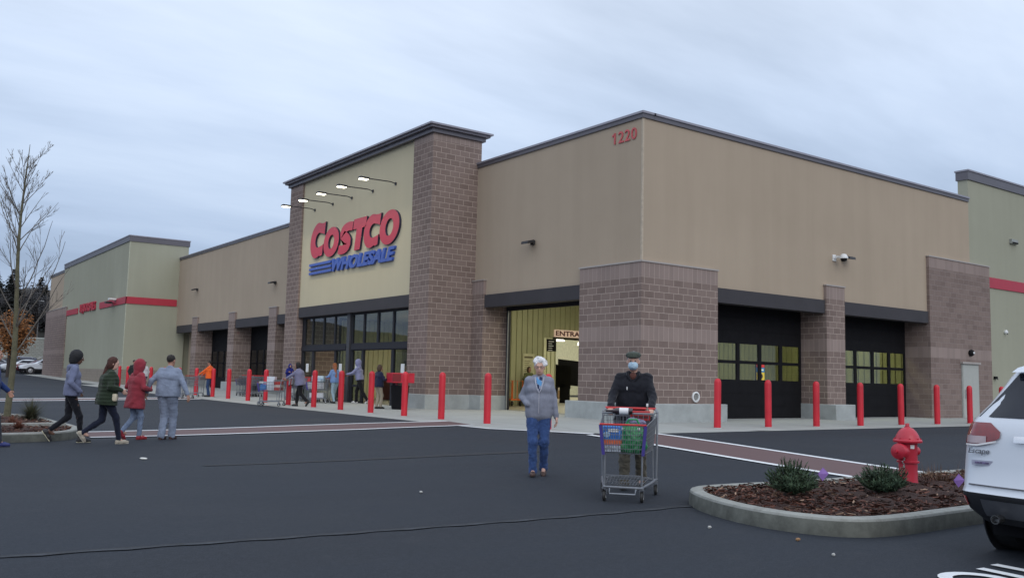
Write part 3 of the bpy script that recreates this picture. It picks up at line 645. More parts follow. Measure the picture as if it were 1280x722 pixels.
def chaikin(P,n=2):
    for _ in range(n):
        Q=[]
        for i in range(len(P)):
            a,c=Vector(P[i]),Vector(P[(i+1)%len(P)]); Q+=[a*.75+c*.25,a*.25+c*.75]
        P=Q
    return P
KERBF=mat('kerb_shaded_face',(.115,.12,.105),.95,var=.35,vs=5,bst=.4,bs=40)  # kerb faces darkened: their shade is put into the colour, with some stains
def kerb(name,outline,w,h,label=None):
    P=resample(chaikin(outline,2),.12); n=len(P)
    area=sum(P[i].x*P[(i+1)%n].y-P[(i+1)%n].x*P[i].y for i in range(n)); s=1 if area>0 else -1
    N=[]
    for i in range(n):
        d=(P[(i+1)%n]-P[i-1]).normalized(); N.append(Vector((-d.y,d.x))*s)
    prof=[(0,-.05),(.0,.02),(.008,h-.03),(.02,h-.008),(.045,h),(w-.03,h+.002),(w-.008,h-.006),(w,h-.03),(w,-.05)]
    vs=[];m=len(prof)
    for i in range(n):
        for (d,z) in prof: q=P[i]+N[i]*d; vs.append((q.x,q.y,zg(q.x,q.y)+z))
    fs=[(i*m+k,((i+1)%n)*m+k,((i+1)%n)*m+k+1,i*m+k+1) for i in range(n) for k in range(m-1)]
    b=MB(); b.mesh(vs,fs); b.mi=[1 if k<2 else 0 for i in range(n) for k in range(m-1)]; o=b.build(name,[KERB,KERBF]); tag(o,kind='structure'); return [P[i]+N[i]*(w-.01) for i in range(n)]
def bed(name,inner,h,amp=.05):
    cx=sum(p.x for p in inner)/len(inner); cy=sum(p.y for p in inner)/len(inner); n=len(inner); K_=26; vs=[];fs=[]
    for k in range(K_+1):
        t=1-k/K_
        for p in inner:
            x=cx+(p.x-cx)*t; y=cy+(p.y-cy)*t; e=1-t
            z=zg(x,y)+h-.05+amp*smooth(e*2.2)+.035*(math.sin(x*7.3+y*3.1)*math.sin(y*8.7-x*2.2))*smooth(e*5)+random.uniform(-.010,.010)*(k>0)
            vs.append((x,y,z))
    for k in range(K_):
        for i in range(n): j=(i+1)%n; fs.append((k*n+i,k*n+j,(k+1)*n+j,(k+1)*n+i))
    b=MB(); b.mesh(vs,fs); return tag(b.build(name,MULCH),kind='structure')
def inpoly(x,y,P):
    c=False;j=len(P)-1
    for i in range(len(P)):
        if (P[i].y>y)!=(P[j].y>y) and x<(P[j].x-P[i].x)*(y-P[i].y)/(P[j].y-P[i].y)+P[i].x: c=not c
        j=i
    return c
def chips(name,inner,n,h,label):
    xs=[p.x for p in inner];ys=[p.y for p in inner]; b=MB(); k=0
    mats=[mat('chip_dark',(.05,.022,.015),.9,var=.4),mat('chip_red',(.13,.05,.032),.9,var=.4),mat('chip_pale',(.34,.22,.15),.9,var=.4)]
    while k<n:
        x=random.uniform(min(xs),max(xs)); y=random.uniform(min(ys),max(ys))
        if not inpoly(x,y,inner): continue
        k+=1; a=random.uniform(0,PI); l=random.uniform(.012,.045); w=random.uniform(.004,.012); z=zg(x,y)+h+random.uniform(-.005,.03); t=random.uniform(-.6,.6)
        d=Vector((math.cos(a),math.sin(a),t*.6))*l; e=Vector((-math.sin(a),math.cos(a),random.uniform(-.5,.5)))*w; c=Vector((x,y,z)); u=Vector((0,0,.006))
        mi=random.choices((0,1,2),(5,6,1))[0]; b.face([c-d-e+u,c+d-e*.6+u,c+d*.9+e+u,c-d+e*.7+u],None,mi); b.face([c-d-e-u,c+d-e*.6-u,c+d-e*.6+u,c-d-e+u],None,mi)
    return tag(b.build(name,mats,auto=False),label,kind='stuff')
OUT=[(-12.28,-14.25),(-12.05,-13.35),(-11.52,-12.55),(-10.9,-12.5),(-9.6,-12.68),(-7.4,-12.72),(-3.2,-12.9),(-2.9,-15.1),(-6,-15.2),(-10.1,-15.2),(-11.6,-15.22),(-12.1,-14.95)]
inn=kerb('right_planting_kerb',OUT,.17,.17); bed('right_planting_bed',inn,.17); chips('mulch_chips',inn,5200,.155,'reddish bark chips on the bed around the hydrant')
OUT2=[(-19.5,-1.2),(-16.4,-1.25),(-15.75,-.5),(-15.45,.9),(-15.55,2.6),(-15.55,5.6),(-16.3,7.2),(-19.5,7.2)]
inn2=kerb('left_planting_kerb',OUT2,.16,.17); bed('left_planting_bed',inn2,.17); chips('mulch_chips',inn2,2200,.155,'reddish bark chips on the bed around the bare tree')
# inner cross kerb of the left bed
b=MB(); b.box(-19.3,-15.66,1.28,1.44,.05,.215); tag(b.build('left_cross_kerb',KERB,None,.01),kind='structure')

# leafy clumps
def blades(name,parent,m,n,R,H,wid,spread=1.,droop=.3,leaf=0,base=.1):
    b=MB()
    for i in range(n):
        a=random.uniform(0,2*PI); rr=R*math.sqrt(random.random())*base; th=random.random()**.7*spread; L=H*random.uniform(.55,1.1)
        p=Vector((rr*math.cos(a),rr*math.sin(a),0)); d=Vector((math.cos(a)*math.sin(th),math.sin(a)*math.sin(th),math.cos(th))); s=d.cross(Vector((0,0,1))); s=s.normalized() if s.length>.01 else Vector((1,0,0)); q=p; seg=3
        for k in range(seg):
            q2=q+d*L/seg; w0=wid*(1-k/seg*.8);w1=wid*(1-(k+1)/seg*.9); b.face([q-s*w0,q+s*w0,q2+s*w1,q2-s*w1],None,random.choice((0,1))); q=q2; d=(d-Vector((0,0,droop*.5))).normalized()
    return b.build(name,m,parent,auto=False)
def juniper(loc,R,H,label,seed,n=150):
    r=random.Random(seed); t=thing('shrub',label,'shrub',loc,0,'low conifer shrubs in the right bed'); b=MB(); st=MB()
    g=[mat('needle_dark',(.022,.045,.024),.7,var=.3),mat('needle_mid',(.045,.085,.042),.7,var=.3),mat('needle_light',(.075,.12,.06),.7,var=.3)]
    for i in range(n):
        a=r.uniform(0,2*PI); th=r.random()**.6*1.45; L=(H if th<.6 else R*1.05)*r.uniform(.55,1.05); d=Vector((math.cos(a)*math.sin(th),math.sin(a)*math.sin(th),math.cos(th)*(.95)+.12)).normalized()
        p=Vector((0,0,.02)); q=p; seg=6; pts=[p]; dd=d.copy()
        for k in range(seg):
            dd=(dd+Vector((r.uniform(-.12,.12),r.uniform(-.12,.12),.10*(1 if k>2 else -.02)))).normalized(); q=q+dd*L/seg; pts.append(q)
        st.tube(pts,[.006*(1-k/8) for k in range(seg+1)],3)
        for k in range(1,seg+1):
            for u in range(9):
                c=pts[k-1].lerp(pts[k],r.random()); ax=(pts[k]-pts[k-1]).normalized(); nrm=Vector((r.uniform(-1,1),r.uniform(-1,1),r.uniform(-.4,1))).normalized(); lf=(ax*.7+nrm*.75).normalized()*r.uniform(.025,.055); s=ax.cross(lf).normalized()*.0055
                mi=r.choices((0,1,2),(4,5,1+k*.6))[0]; b.face([c-s,c+s,c+lf+s*.3,c+lf-s*.3],None,mi)
    b.build('foliage',g,t,auto=False); st.build('twigs',mat('twig_brown',(.08,.05,.03),.9),t); return t
juniper((-10.80,-13.53,.15),.33,.37,'green needled shrub at the tip of the right bed, left of the purple flag',1,260)
juniper((-9.72,-13.98,.15),.34,.30,'lower darker needled shrub between the purple flag and the hydrant',2,240)
def flag(loc,rz,label):
    t=thing('marker_flag',label,'flag',loc,rz,'purple marker flags'); MB().tube([(0,0,0),(0,0,.2)],.002,5).build('wire',DGREY,t)
    MB().prism([(-.01,.19),(.055,.27),(.12,.2),(.05,.11)],lambda p:(p[0],.02*math.sin(p[0]*20),p[1]),lambda p:(p[0],.02*math.sin(p[0]*20)+.002,p[1])).build('flag_sheet',mat('flag_purple',(.36,.2,.58),.6),t)
flag((-10.05,-13.35,.14),-.8,'purple marker flag between the two shrubs'); flag((-8.92,-14.40,.12),-.8,'purple marker flag beside the white car bumper')
hy_scale=(.9,.9,.84)
# dry clump behind the hydrant, left bed grasses
t=thing('dry_grass_clump','dry brown low clump behind the hydrant','plant',(-7.6,-13.5,.14)); blades('stems',t,[mat('dry_a',(.09,.05,.03),.9),mat('dry_b',(.17,.10,.06),.9)],420,.4,.26,.004,1.45,.5,base=1.1)
t=thing('ornamental_grass','dark arching grass clump beside the slim tree','plant',(-15.95,3.95,.15)); blades('blades',t,[mat('gr_dark',(.035,.045,.02),.9),mat('gr_mid',(.09,.085,.045),.9)],700,.25,.55,.006,1.35,.55)
t=thing('red_ground_plant','small reddish plant at the near edge of the left bed','plant',(-16.7,.3,.15)); blades('leaves',t,[mat('rp_a',(.15,.05,.035),.9),mat('rp_b',(.22,.10,.06),.9)],260,.2,.22,.008,1.3,.3)
t=thing('red_ground_plant','small reddish plant behind the cross kerb of the left bed','plant',(-16.6,1.9,.15)); blades('leaves',t,[mat('rp_a',(.15,.05,.035),.9),mat('rp_b',(.22,.10,.06),.9)],260,.25,.2,.008,1.3,.3)

# ------------------------------------------------------------------ hydrant
HR=mat('hydrant_red',(.50,.022,.045),.42,var=.12,vs=5,coat=.15,bst=.1,bs=18)
hy=thing('fire_hydrant','red fire hydrant with a domed cap and hanging chain in the mulch bed','fire hydrant',(-8.43,-13.54,.125),math.radians(176))
b=MB(); b.lathe([(.20,0),(.20,.03),(.185,.04),(.135,.05),(.125,.09),(.125,.355),(.15,.36),(.15,.385),(.128,.39),(.128,.62),(.135,.66)],n=28); b.build('barrel',HR,hy)
b=MB(); b.lathe([(.15,.66),(.192,.665),(.197,.69),(.185,.71),(.165,.715),(.150,.77),(.118,.83),(.075,.875),(.045,.885),(.04,.90),(.028,.902),(.028,.945),(.024,.95)],n=28); b.build('bonnet',HR,hy)
b=MB()
for k in range(8): a=k*PI/4; b.lathe([(.012,0),(.012,.02)],(.17*math.cos(a),.17*math.sin(a),.71),n=6)
b.build('bolts',HR,hy)
for ang,rr_,L_ in ((172,.062,.18),(0,.105,.23)):
    a=math.radians(ang); d=(math.cos(a),math.sin(a),0); o=MB().lathe([(rr_*.9,.05),(rr_*.9,L_-.08),(rr_*1.15,L_-.08),(rr_*1.2,L_-.04),(rr_*1.1,L_-.005),(rr_*.6,L_+.02),(.022,L_+.025),(.022,L_+.05)],(0,0,.53),d,18).build('outlet_cap',HR,hy)
b=MB()
for k in range(11):
    t_=k/10; b.lathe([(.010,-.008),(.012,0),(.010,.008)],(.20+.012*math.sin(k*1.9),.07+.012*math.sin(k),.47-.21*t_),(math.sin(k*1.5),.4,1),6)
b.build('chain',mat('chain_steel',(.45,.45,.45),.4,.8),hy)
wt=MB().box(.128,.134,-.028,.028,.575,.63).build('white_tag',WHITE,hy); wt.rotation_euler=(0,0,math.radians(62))

hy.scale=hy_scale
# ------------------------------------------------------------------ trees
def tree_branches(r,start,dirn,L,rad,depth,out,up=.25,spread=.6,kids=(3,5)):
    n=max(3,int(L/.22)); pts=[start]; d=dirn.normalized(); p=start
    for k in range(n):
        d=(d+Vector((r.uniform(-.09,.09),r.uniform(-.09,.09),r.uniform(-.02,.06)+up*.08))).normalized(); p=p+d*(L/n); pts.append(p)
    rs=[rad*(1-.75*k/n) for k in range(n+1)]; out.append((pts,rs,depth))
    if depth>0:
        for c in range(r.randint(*kids)):
            t=r.uniform(.25,.97); i=min(n-1,int(t*n)); q=pts[i]; ax=(pts[i+1]-pts[i]).normalized(); a=r.uniform(0,2*PI); s=ax.orthogonal().normalized(); s.rotate(Matrix.Rotation(a,3,ax))
            nd_=(ax+s*spread*r.uniform(.7,1.3)+Vector((0,0,up))).normalized(); tree_branches(r,q,nd_,L*(1-t*.5)*r.uniform(.35,.6),rs[i]*.55,depth-1,out,up,spread,kids)
def bare_tree(loc,H,label,seed):
    r=random.Random(seed); t=thing('bare_tree',label,'tree',loc)
    tr=[];p=Vector((0,0,-.05)); n=22; pts=[];
    for k in range(n+1): f=k/n; pts.append(Vector((.05*math.sin(f*7)+.02*f,.05*math.cos(f*5)*f,H*f)))
    rs=[.075*(1-f/n)**.9+.006 for f in range(n+1)]
    b=MB(); b.tube(pts,rs,10); b.build('trunk',mat('tree_bark_green',(.115,.108,.066),.9,var=.3,vs=8,bst=.4),t)
    out=[]
    for i in range(34):
        f=r.uniform(.30,.95) if i>7 else .25+.035*i; q=pts[int(f*n)]; a=i*2.4+r.uniform(-.5,.5); el=r.uniform(.95,1.5)
        d=Vector((math.cos(a),math.sin(a),el*1.15)); L=H*.43*(1.06-f)**.62*r.uniform(.65,1.1); tree_branches(r,q,d,L,.026*(1-f*.75),2,out,.22,.55,(3,6))
    mid=MB();
    for pts_,rs_,dp in out: mid.tube(pts_,[max(.0035,x) for x in rs_],5 if dp==2 else 3)
    mid.build('branches',mat('tree_bark_grey',(.13,.115,.10),.9,var=.3,vs=8),t); return t
bare_tree((-16.32,5.0,.15),6.75,'slim bare young tree with upswept twigs in the left planting bed',5)

HZ=lambda c:c
def leafmass(b,r,c,R,n,size,nm=2,flat=1.):
    for i in range(n):
        while True:
            v=Vector((r.uniform(-1,1),r.uniform(-1,1),r.uniform(-1,1)))
            if v.length<=1: break
        v=v*(.55+.45*v.length); p=Vector(c)+Vector((v.x*R,v.y*R,v.z*R*flat)); a=Vector((r.uniform(-1,1),r.uniform(-1,1),r.uniform(-.6,.6))).normalized()*size*r.uniform(.6,1.2); e=a.orthogonal().normalized()*size*r.uniform(.4,.8)
        b.face([p-a,p+e*.8,p+a,p-e],None,r.randrange(nm))
def conifer(x,y,z,H,W_,seed,label,group,ms):
    r=random.Random(seed); t=thing('conifer',label,'tree',(x,y,z),0,group); b=MB(); st=MB(); st.tube([(0,0,0),(0,0,H*.95)],[H*.02,.03],6)
    k=0; zz=H*.1
    while zz<H:
        f=(zz/H); R=W_*(1-f)**.8*r.uniform(.75,1.15)
        for j in range(12):
            a=r.uniform(0,2*PI); L=R*r.uniform(.55,1.15)
            for s in range(5):
                q=L*(s+1)/5; c=Vector((math.cos(a)*q,math.sin(a)*q,zz-.12*q+r.uniform(-.035,.035)*H))
                for u in range(3):
                    d=Vector((math.cos(a+r.uniform(-1,1)),math.sin(a+r.uniform(-1,1)),r.uniform(-.6,.25)))*H*(.025+.05*(1-f)); e=Vector((-d.y,d.x,r.uniform(-.3,.3)*d.length))*.5; b.face([c-e*.6,c+d*.5-e,c+d,c+d*.5+e],None,r.randrange(2))
        zz+=H*.045
    b.build('crown',ms,t,auto=False); st.build('trunk',mat('trunk_dark',(.05,.04,.035),.9),t); return t
# far retaining wall, hillside and its trees
RW=brickmat('retaining_block',[],low=(.29,.32,.29),high=(.36,.40,.36),mortar=(.20,.22,.2),soft=2.2)
rw=thing('retaining_wall','long pale grey block retaining wall behind the far parked cars','wall')
b=MB(); b.box(-60,14,108,108.8,.4,4.95); b.build('wall_face',RW,rw); MB().box(-60,14,107.95,108.85,4.95,5.1).build('wall_cap',mat('wall_cap_pale',(.42,.45,.42),.9),rw)
def hillside():
    b=MB(); vs=[];xs=np.arange(-110,60,4.);ys=np.arange(108.9,260,5.)
    for y in ys:
        for x in xs: vs.append((x,y,4.6+(y-108.9)*.10*(1+.2*math.sin(x*.07))+.5*math.sin(x*.3+y*.2)))
    n=len(xs); b.mesh(vs,[(j*n+i,j*n+i+1,(j+1)*n+i+1,(j+1)*n+i) for j in range(len(ys)-1) for i in range(n-1)])
    tag(b.build('hillside',mat('hill_soil',(.035,.032,.024),.95,var=.4,vs=.3)),kind='structure')
hillside()
CM=[mat('conifer_dark_hazed',(.030,.034,.034),.95,var=.3,vs=1),mat('conifer_mid_hazed',(.045,.05,.048),.95,var=.3,vs=1)]  # crown colours greyed, distance haze put into the colour
r9=random.Random(11); cl=['dark conifer leaning behind the bare branches','dense dark conifer on the hillside','narrow dark conifer against the sky','short dark conifer behind the light poles']
for i in range(26):
    x=-20+1.25*i+r9.uniform(-.5,.5); y=r9.uniform(112,150); H=r9.uniform(6.5,9.0)*(y/122)
    conifer(x*y/125,y,4.6+(y-108.9)*.1-.3,H,H*.33,100+i,'%s conifer, number %s from the left in the dark tree belt above the retaining wall'%('tall' if H>8 else 'dark',['one','two','three','four','five','six','seven','eight','nine','ten','eleven','twelve','thirteen','fourteen','fifteen','sixteen','seventeen','eighteen','nineteen','twenty','twenty-one','twenty-two','twenty-three','twenty-four','twenty-five','twenty-six'][i]),'dark conifers above the retaining wall',CM)
def bushy(x,y,z,H,label,seed,ms,n=1500):
    r=random.Random(seed); t=thing('leafy_tree',label,'tree',(x,y,z)); b=MB(); s=MB(); s.tube([(0,0,0),(0,0,H*.6)],[H*.03,H*.015],6)
    for k in range(9):
        a=r.uniform(0,2*PI); q=r.uniform(0,H*.26); c=(q*math.cos(a),q*math.sin(a),H*r.uniform(.35,.8)); s.tube([(0,0,H*.3),c],[H*.012,.01],4); leafmass(b,r,c,H*.22,n//9,H*.022,len(ms),.95)
    b.build('crown',ms,t,auto=False); s.build('trunk',mat('trunk_dark',(.05,.04,.035),.9),t)
bushy(-8.0,72.0,.4,6.8,'small tree with rusty orange autumn leaves behind the bare tree',21,[mat('autumn_a',(.30,.12,.035),.9,var=.3),mat('autumn_b',(.14,.06,.02),.9,var=.3)],2600)
bushy(-9.0,112,4.5,9.5,'grey leafless rounded tree at the left edge of the hillside',23,[mat('grey_twig',(.07,.065,.07),.9),mat('grey_twig2',(.10,.095,.10),.9)],1500)
TWG=[mat('twig_grey',(.055,.052,.056),.95,var=.3),mat('twig_dark',(.035,.034,.037),.95,var=.3)]
for i in range(13):
    x=-15+1.9*i+r9.uniform(-.5,.5); y=r9.uniform(111,126)
    bushy(x*y/118,y,4.6+(y-108.9)*.1-.2,r9.uniform(6.5,8.6),'grey bare crowned tree, number %s from the left behind the retaining wall'%['one','two','three','four','five','six','seven','eight','nine','ten','eleven','twelve','thirteen'][i],300+i,TWG,1500)
def lot_pole(x,y,z,H,label):
    t=thing('lot_light_pole',label,'lamp post',(x,y,z),0,'parking lot light poles'); MB().tube([(0,0,0),(0,0,H)],[.1,.07],8).build('pole',mat('pole_grey',(.35,.35,.36),.5,.5),t)
    MB().box(-.5,.5,-.25,.25,H,H+.15).build('lamp_head',WHITE,t,bevel=.03)
lot_pole(.9,118,5.2,5.1,'left of two slim light poles on the dark hillside'); lot_pole(3.1,120,5.4,4.2,'right of two slim light poles on the dark hillside')

# ------------------------------------------------------------------ cars
TYRE=mat('tyre',(.014,.014,.015),.85,var=.2,vs=20,bst=.3); CGL=mat('car_glass',(.010,.013,.022),.08,0,var=.1,spec=.35); CBK=mat('car_black_plastic',(.02,.021,.025),.6,var=.1,bst=.1,bs=60)
def car(name,label,loc,rz,pm,L=4.52,Wd=1.84,H=1.68,wb=(.97,3.60),suv=True,group=None,detail=1):
    t=thing(name,label,'car',loc,rz,group); hw=Wd/2; s=H/1.68
    # rings: z, rear x, half width, front x (from the nose), corner radius
    Rg=[(.30,.16,.82,.30,.20),(.40,.06,.90,.12,.20),(.50,.0,.915,.04,.19),(.545,-.01,.92,.0,.19),(.58,.02,.92,.0,.19),(.78,.05,.92,.03,.19),(.90,.075,.92,.12,.19),(1.0,.09,.915,.45,.19),(1.08,.12,.90,1.05,.19),(1.14,.16,.875,1.28,.19),(1.26,.27,.80,1.52,.18),(1.38,.37,.745,1.78,.17),(1.50,.45,.69,2.02,.16),(1.57,.50,.64,2.18,.16),(1.62,.58,.58,2.3,.16),(1.66,.80,.48,2.5,.15),(1.68,1.2,.25,2.7,.1)] if suv else \
       [(.28,.16,.80,.30,.20),(.45,.02,.90,.06,.19),(.62,.0,.915,.0,.19),(.78,.03,.915,.04,.19),(.90,.06,.91,.15,.19),(.98,.10,.89,.60,.19),(1.04,.55,.87,1.25,.19),(1.16,.85,.80,1.5,.18),(1.28,1.1,.73,1.75,.17),(1.36,1.3,.65,1.98,.16),(1.42,1.6,.52,2.2,.15),(1.44,1.9,.2,2.5,.1)]
    Rg=[(z*s if suv else z*H/1.44,xr,w*hw/.92,xf,cr) for z,xr,w,xf,cr in Rg]
    def ringpts(z,xr,w,xf,cr,o=0.):
        NB=9;NC=6; P=[]
        def rx(y): return xr+.13*(y/w)**2
        w2=w-cr
        for k in range(NB): y=-w2+2*w2*k/(NB-1); P.append((rx(y)-o,y))
        for k in range(1,NC+1): a=PI/2*k/NC; P.append((rx(w2)+cr*1.25*(1-math.cos(a))-o*math.cos(a),w2+cr*math.sin(a)+o*math.sin(a)))
        x0=P[-1][0]; xe=L-xf-cr*1.6
        for k in range(1,12): P.append((x0+(xe-x0)*k/12,w+o))
        for k in range(NC+1): a=PI/2*k/NC; P.append((xe+cr*1.6*math.sin(a)+o*math.sin(a),w2+cr*math.cos(a)+o*math.cos(a)))
        for k in range(1,5): y=w2-w2*k/4; P.append((L-xf+.14*(1-(y/w2)**2)+o,y))
        half=P[NB//2:]; m=[(x,-y) for x,y in half[1:-1]][::-1]
        return [(x,y,z) for x,y in half+m]
    rings=[ringpts(*q) for q in Rg]; n=len(rings[0])
    b=MB(); vs=[v for rg in rings for v in rg]; fs=[]
    b.mesh(vs,[(i*n+k,i*n+(k+1)%n,(i+1)*n+(k+1)%n,(i+1)*n+k) for i in range(len(rings)-1) for k in range(n)]+[tuple((len(rings)-1)*n+k for k in range(n)),tuple(k for k in range(n))[::-1]])
    for i,f in enumerate(b.f):
        if len(f)==4:
            z=sum(b.v[q][2] for q in f)/4; b.mi[i]=1 if z<.55*s and suv else 0
    body=b.build('body',[pm,CBK],t)
    def at(z):   # interpolated ring
        for i in range(len(Rg)-1):
            if Rg[i][0]<=z<=Rg[i+1][0]:
                f=(z-Rg[i][0])/(Rg[i+1][0]-Rg[i][0]); return [Rg[i][k]*(1-f)+Rg[i+1][k]*f for k in range(5)]
        return Rg[-1] if z>Rg[-1][0] else Rg[0]
    def rearpt(y,z,o=.006):
        q=at(z); w,cr,xr=q[2],q[4],q[1]; w2=w-cr; ay=abs(y)
        x=xr+.13*(y/w)**2
        if ay>w2: q_=min(1,(ay-w2)/cr); x=xr+.13*(w2/w)**2+cr*1.25*(1-math.sqrt(max(0,1-q_*q_)))
        return (x-o,y,z)
    def sidept(x,z,sg,o=.006): return (x,sg*(at(z)[2]+o),z)
    def patch(nm,m,fn,us,vs_,thick=0,par=None):
        b=MB(); P=[[fn(u,v) for u in us(v)] for v in vs_]; nu=len(P[0]); vv=[p for row in P for p in row]
        b.mesh(vv,[(j*nu+i,j*nu+i+1,(j+1)*nu+i+1,(j+1)*nu+i) for j in range(len(P)-1) for i in range(nu-1)]); return b.build(nm,m,par or t,auto=False)
    ls=lambda a,c,k:[a+(c-a)*i/(k-1) for i in range(k)]
    if suv:
        # rear glass widening downwards
        patch('rear_window',CGL,lambda u,v:rearpt(u,v,.007),lambda v:ls(-(.80-.62*(v/s-1.14)),(.80-.62*(v/s-1.14)),13),ls(1.155*s,1.52*s,8))
        for sg in (-1,1):
            yy=lambda a:sg*a
            LT=mat('tail_red',(.20,.006,.012),.12,coat=.8,var=.25,vs=14); tl=patch('tail_light',LT,lambda u,v:rearpt(yy(u),v,.014),lambda v:ls(.905*hw/.92,.905-(.20+.16*min(1,max(0,(v/s-.925)/.06))-.10*max(0,(v/s-1.04)/.07)),10),ls(.925*s,1.11*s,9))
            patch('lamp_clear',mat('lamp_clear',(.45,.35,.36),.15,coat=.5),lambda u,v:rearpt(yy(u),v,.019),lambda v:ls(.85,.66,6),ls(.94*s,1.0*s,3),par=tl)
            patch('lamp_strip',mat('lamp_strip',(.8,.78,.78),.2),lambda u,v:rearpt(yy(u),v+max(0,(.74-u))*.22,.022),lambda v:ls(.86,.57,8),ls(.918*s,.932*s,2),par=tl)
            patch('reflector',mat('refl_red',(.5,.02,.03),.2,coat=.5),lambda u,v:rearpt(yy(u),v,.012),lambda v:ls(.90,.82,5),ls(.43*s,.51*s,3))
            patch('side_window',CGL,lambda u,v:sidept(u,v,sg),lambda v:ls(.55+.9*(v/s-1.16)*.9,L-1.45-1.55*(v/s-1.12)*1.15,8),ls(1.155*s,1.50*s,6))
            MB().tube([sidept(.95,1.5*s,sg,-.02),(1.0,sg*.60*hw/.92,1.73*s),(2.7,sg*.60*hw/.92,1.74*s),(2.9,sg*.6*hw/.92,1.64*s)],.018,6).build('roof_rail',mat('rail_silver',(.5,.5,.52),.3,.8),t)
            MB().lathe([(.036,0),(.036,.10),(.029,.10),(.029,.02)],(.12,sg*.55,.355*s),(-1,0,0),14).build('exhaust_tip',mat('chrome_dark',(.25,.25,.25),.2,.9),t)
            MB().prism([(-.10,-.03),(.10,-.05),(.12,.09),(-.08,.12)],lambda p:(L-1.75+p[0],sg*(hw-.02),1.12*s+p[1]),lambda p:(L-1.75+p[0],sg*(hw+.17),1.12*s+p[1])).build('wing_mirror',pm,t,bevel=.02)
        patch('skid_plate',mat('skid_grey',(.13,.135,.15),.45,.4),lambda u,v:rearpt(u,v,.022),lambda v:ls(-.68,.68,12),ls(.36*s,.50*s,5))
        patch('tailgate_handle',mat('chrome_trim',(.7,.7,.72),.15,.9),lambda u,v:rearpt(u,v,.03),lambda v:ls(-.42,.42,8),ls(.965*s,1.015*s,3))
        patch('bumper_step',mat('step_dark',(.10,.10,.115),.5),lambda u,v:rearpt(u,v,.012),lambda v:ls(-.80,.80,14),ls(.60*s,.612*s,2))
        sp=patch('roof_spoiler',pm,lambda u,v:(rearpt(u,v,.0)[0]-.10*(1-(v/s-1.53)/.08),u,v+.0),lambda v:ls(-.60,.60,12),ls(1.53*s,1.61*s,3))
        patch('number_plate',mat('plate_white',(.6,.62,.65),.4),lambda u,v:rearpt(u,v,.016),lambda v:ls(-.16,.16,4),ls(.78*s,.91*s,3))
    else:
        for sg in (-1,1): patch('side_window',CGL,lambda u,v:sidept(u,v,sg),lambda v:ls(.95+1.6*(v-1.05),L-1.5-1.7*(v-1.05),8),ls(1.06,1.33,5)); patch('tail_light',mat('tail_red',(.30,.012,.02),.15),lambda u,v:rearpt(sg*u,v,.012),lambda v:ls(.88,.55,6),ls(.78,.93,3))
        patch('rear_window',CGL,lambda u,v:rearpt(u,v,.01),lambda v:ls(-.6,.6,8),ls(1.06,1.34,5))
    # front end
    def frontpt(y,z,o=.01):
        q=at(z); w2=q[2]-q[4]; ay=abs(y); x=L-q[3]+.14*(1-(min(ay,w2)/w2)**2)
        if ay>w2: k=min(1,(ay-w2)/q[4]); x=L-q[3]-q[4]*1.6*(1-math.sqrt(max(0,1-k*k)))
        return (x+o,y,z)
    for sg in (-1,1): patch('headlight',mat('head_lens',(.75,.78,.8),.1,coat=.8),lambda u,v:frontpt(sg*u,v,.012),lambda v:ls(.50,.88*hw/.92,6),ls(.70*s,.83*s,3))
    patch('grille',CBK,lambda u,v:frontpt(u,v,.01),lambda v:ls(-.45,.45,6),ls(.45*s,.72*s,4))
    wt=1.15*s if suv else 1.06; we=1.52*s if suv else 1.34
    patch('windscreen',CGL,lambda u,v:frontpt(u,v,.008),lambda v:ls(-.60,.60,8),ls(wt,we,5))
    for x in wb:
        for sg in (-1,1):
            MB().lathe([(.40,0),(.40,.012)],(x,sg*(hw-.006),.36),(0,sg,0),28).build('wheel_arch',CBK,t)
            w=MB().lathe([(.20,-.22),(.30,-.225),(.335,-.20),(.345,-.15),(.345,-.06),(.335,-.01),(.30,.012),(.22,.012)],(x,sg*(hw+.005),.345),(0,sg,0),30).build('wheel',TYRE,t)
            MB().lathe([(.225,0),(.22,.014),(.05,.022),(.03,.03)],(x,sg*(hw+.003),.345),(0,sg,0),20).build('rim',mat('rim_alloy',(.4,.4,.42),.3,.7),w)
    MB().box(.5,L-.5,-hw+.12,hw-.12,.17,.33).build('underbody',BLK,t)
    return t,rearpt
CW=mat('car_paint_white',(.62,.66,.72),.28,.0,var=.02,coat=.5,vs=.6)
sv,rp=car('parked_suv','white SUV at the right edge seen from its rear left corner','suv' and (-12.08,-16.94,0),0,CW); sv['category']='suv'
p=rp(.69,.865,.012); put_text('model_badge','Escape',mat('badge_chrome',(.35,.35,.37),.25,.9),sv,(p[0]-.01,.80,.845),(.02,-1,0),(0,0,1),width=.17,ext=.003,offset=.01,shear=.25)
MB().box(-.0,.008,.60,.77,.765,.805).build('dealer_plate',mat('plate_pale',(.35,.36,.45),.4),sv).location=(rp(.66,.8,.0)[0]-.012,0,0)
MB().box(-.01,-.0,.63,.74,.779,.793).build('plate_print',mat('print_blue_red',(.16,.13,.24),.5,var=.6,vs=60),sv).location=(rp(.66,.8,.0)[0]-.008,0,0)
CR=mat('car_paint_maroon',(.11,.012,.02),.3,coat=.5); CN=mat('car_paint_navy',(.02,.025,.06),.3,coat=.5); CS=mat('car_paint_silver',(.35,.36,.38),.3,.4,coat=.4)
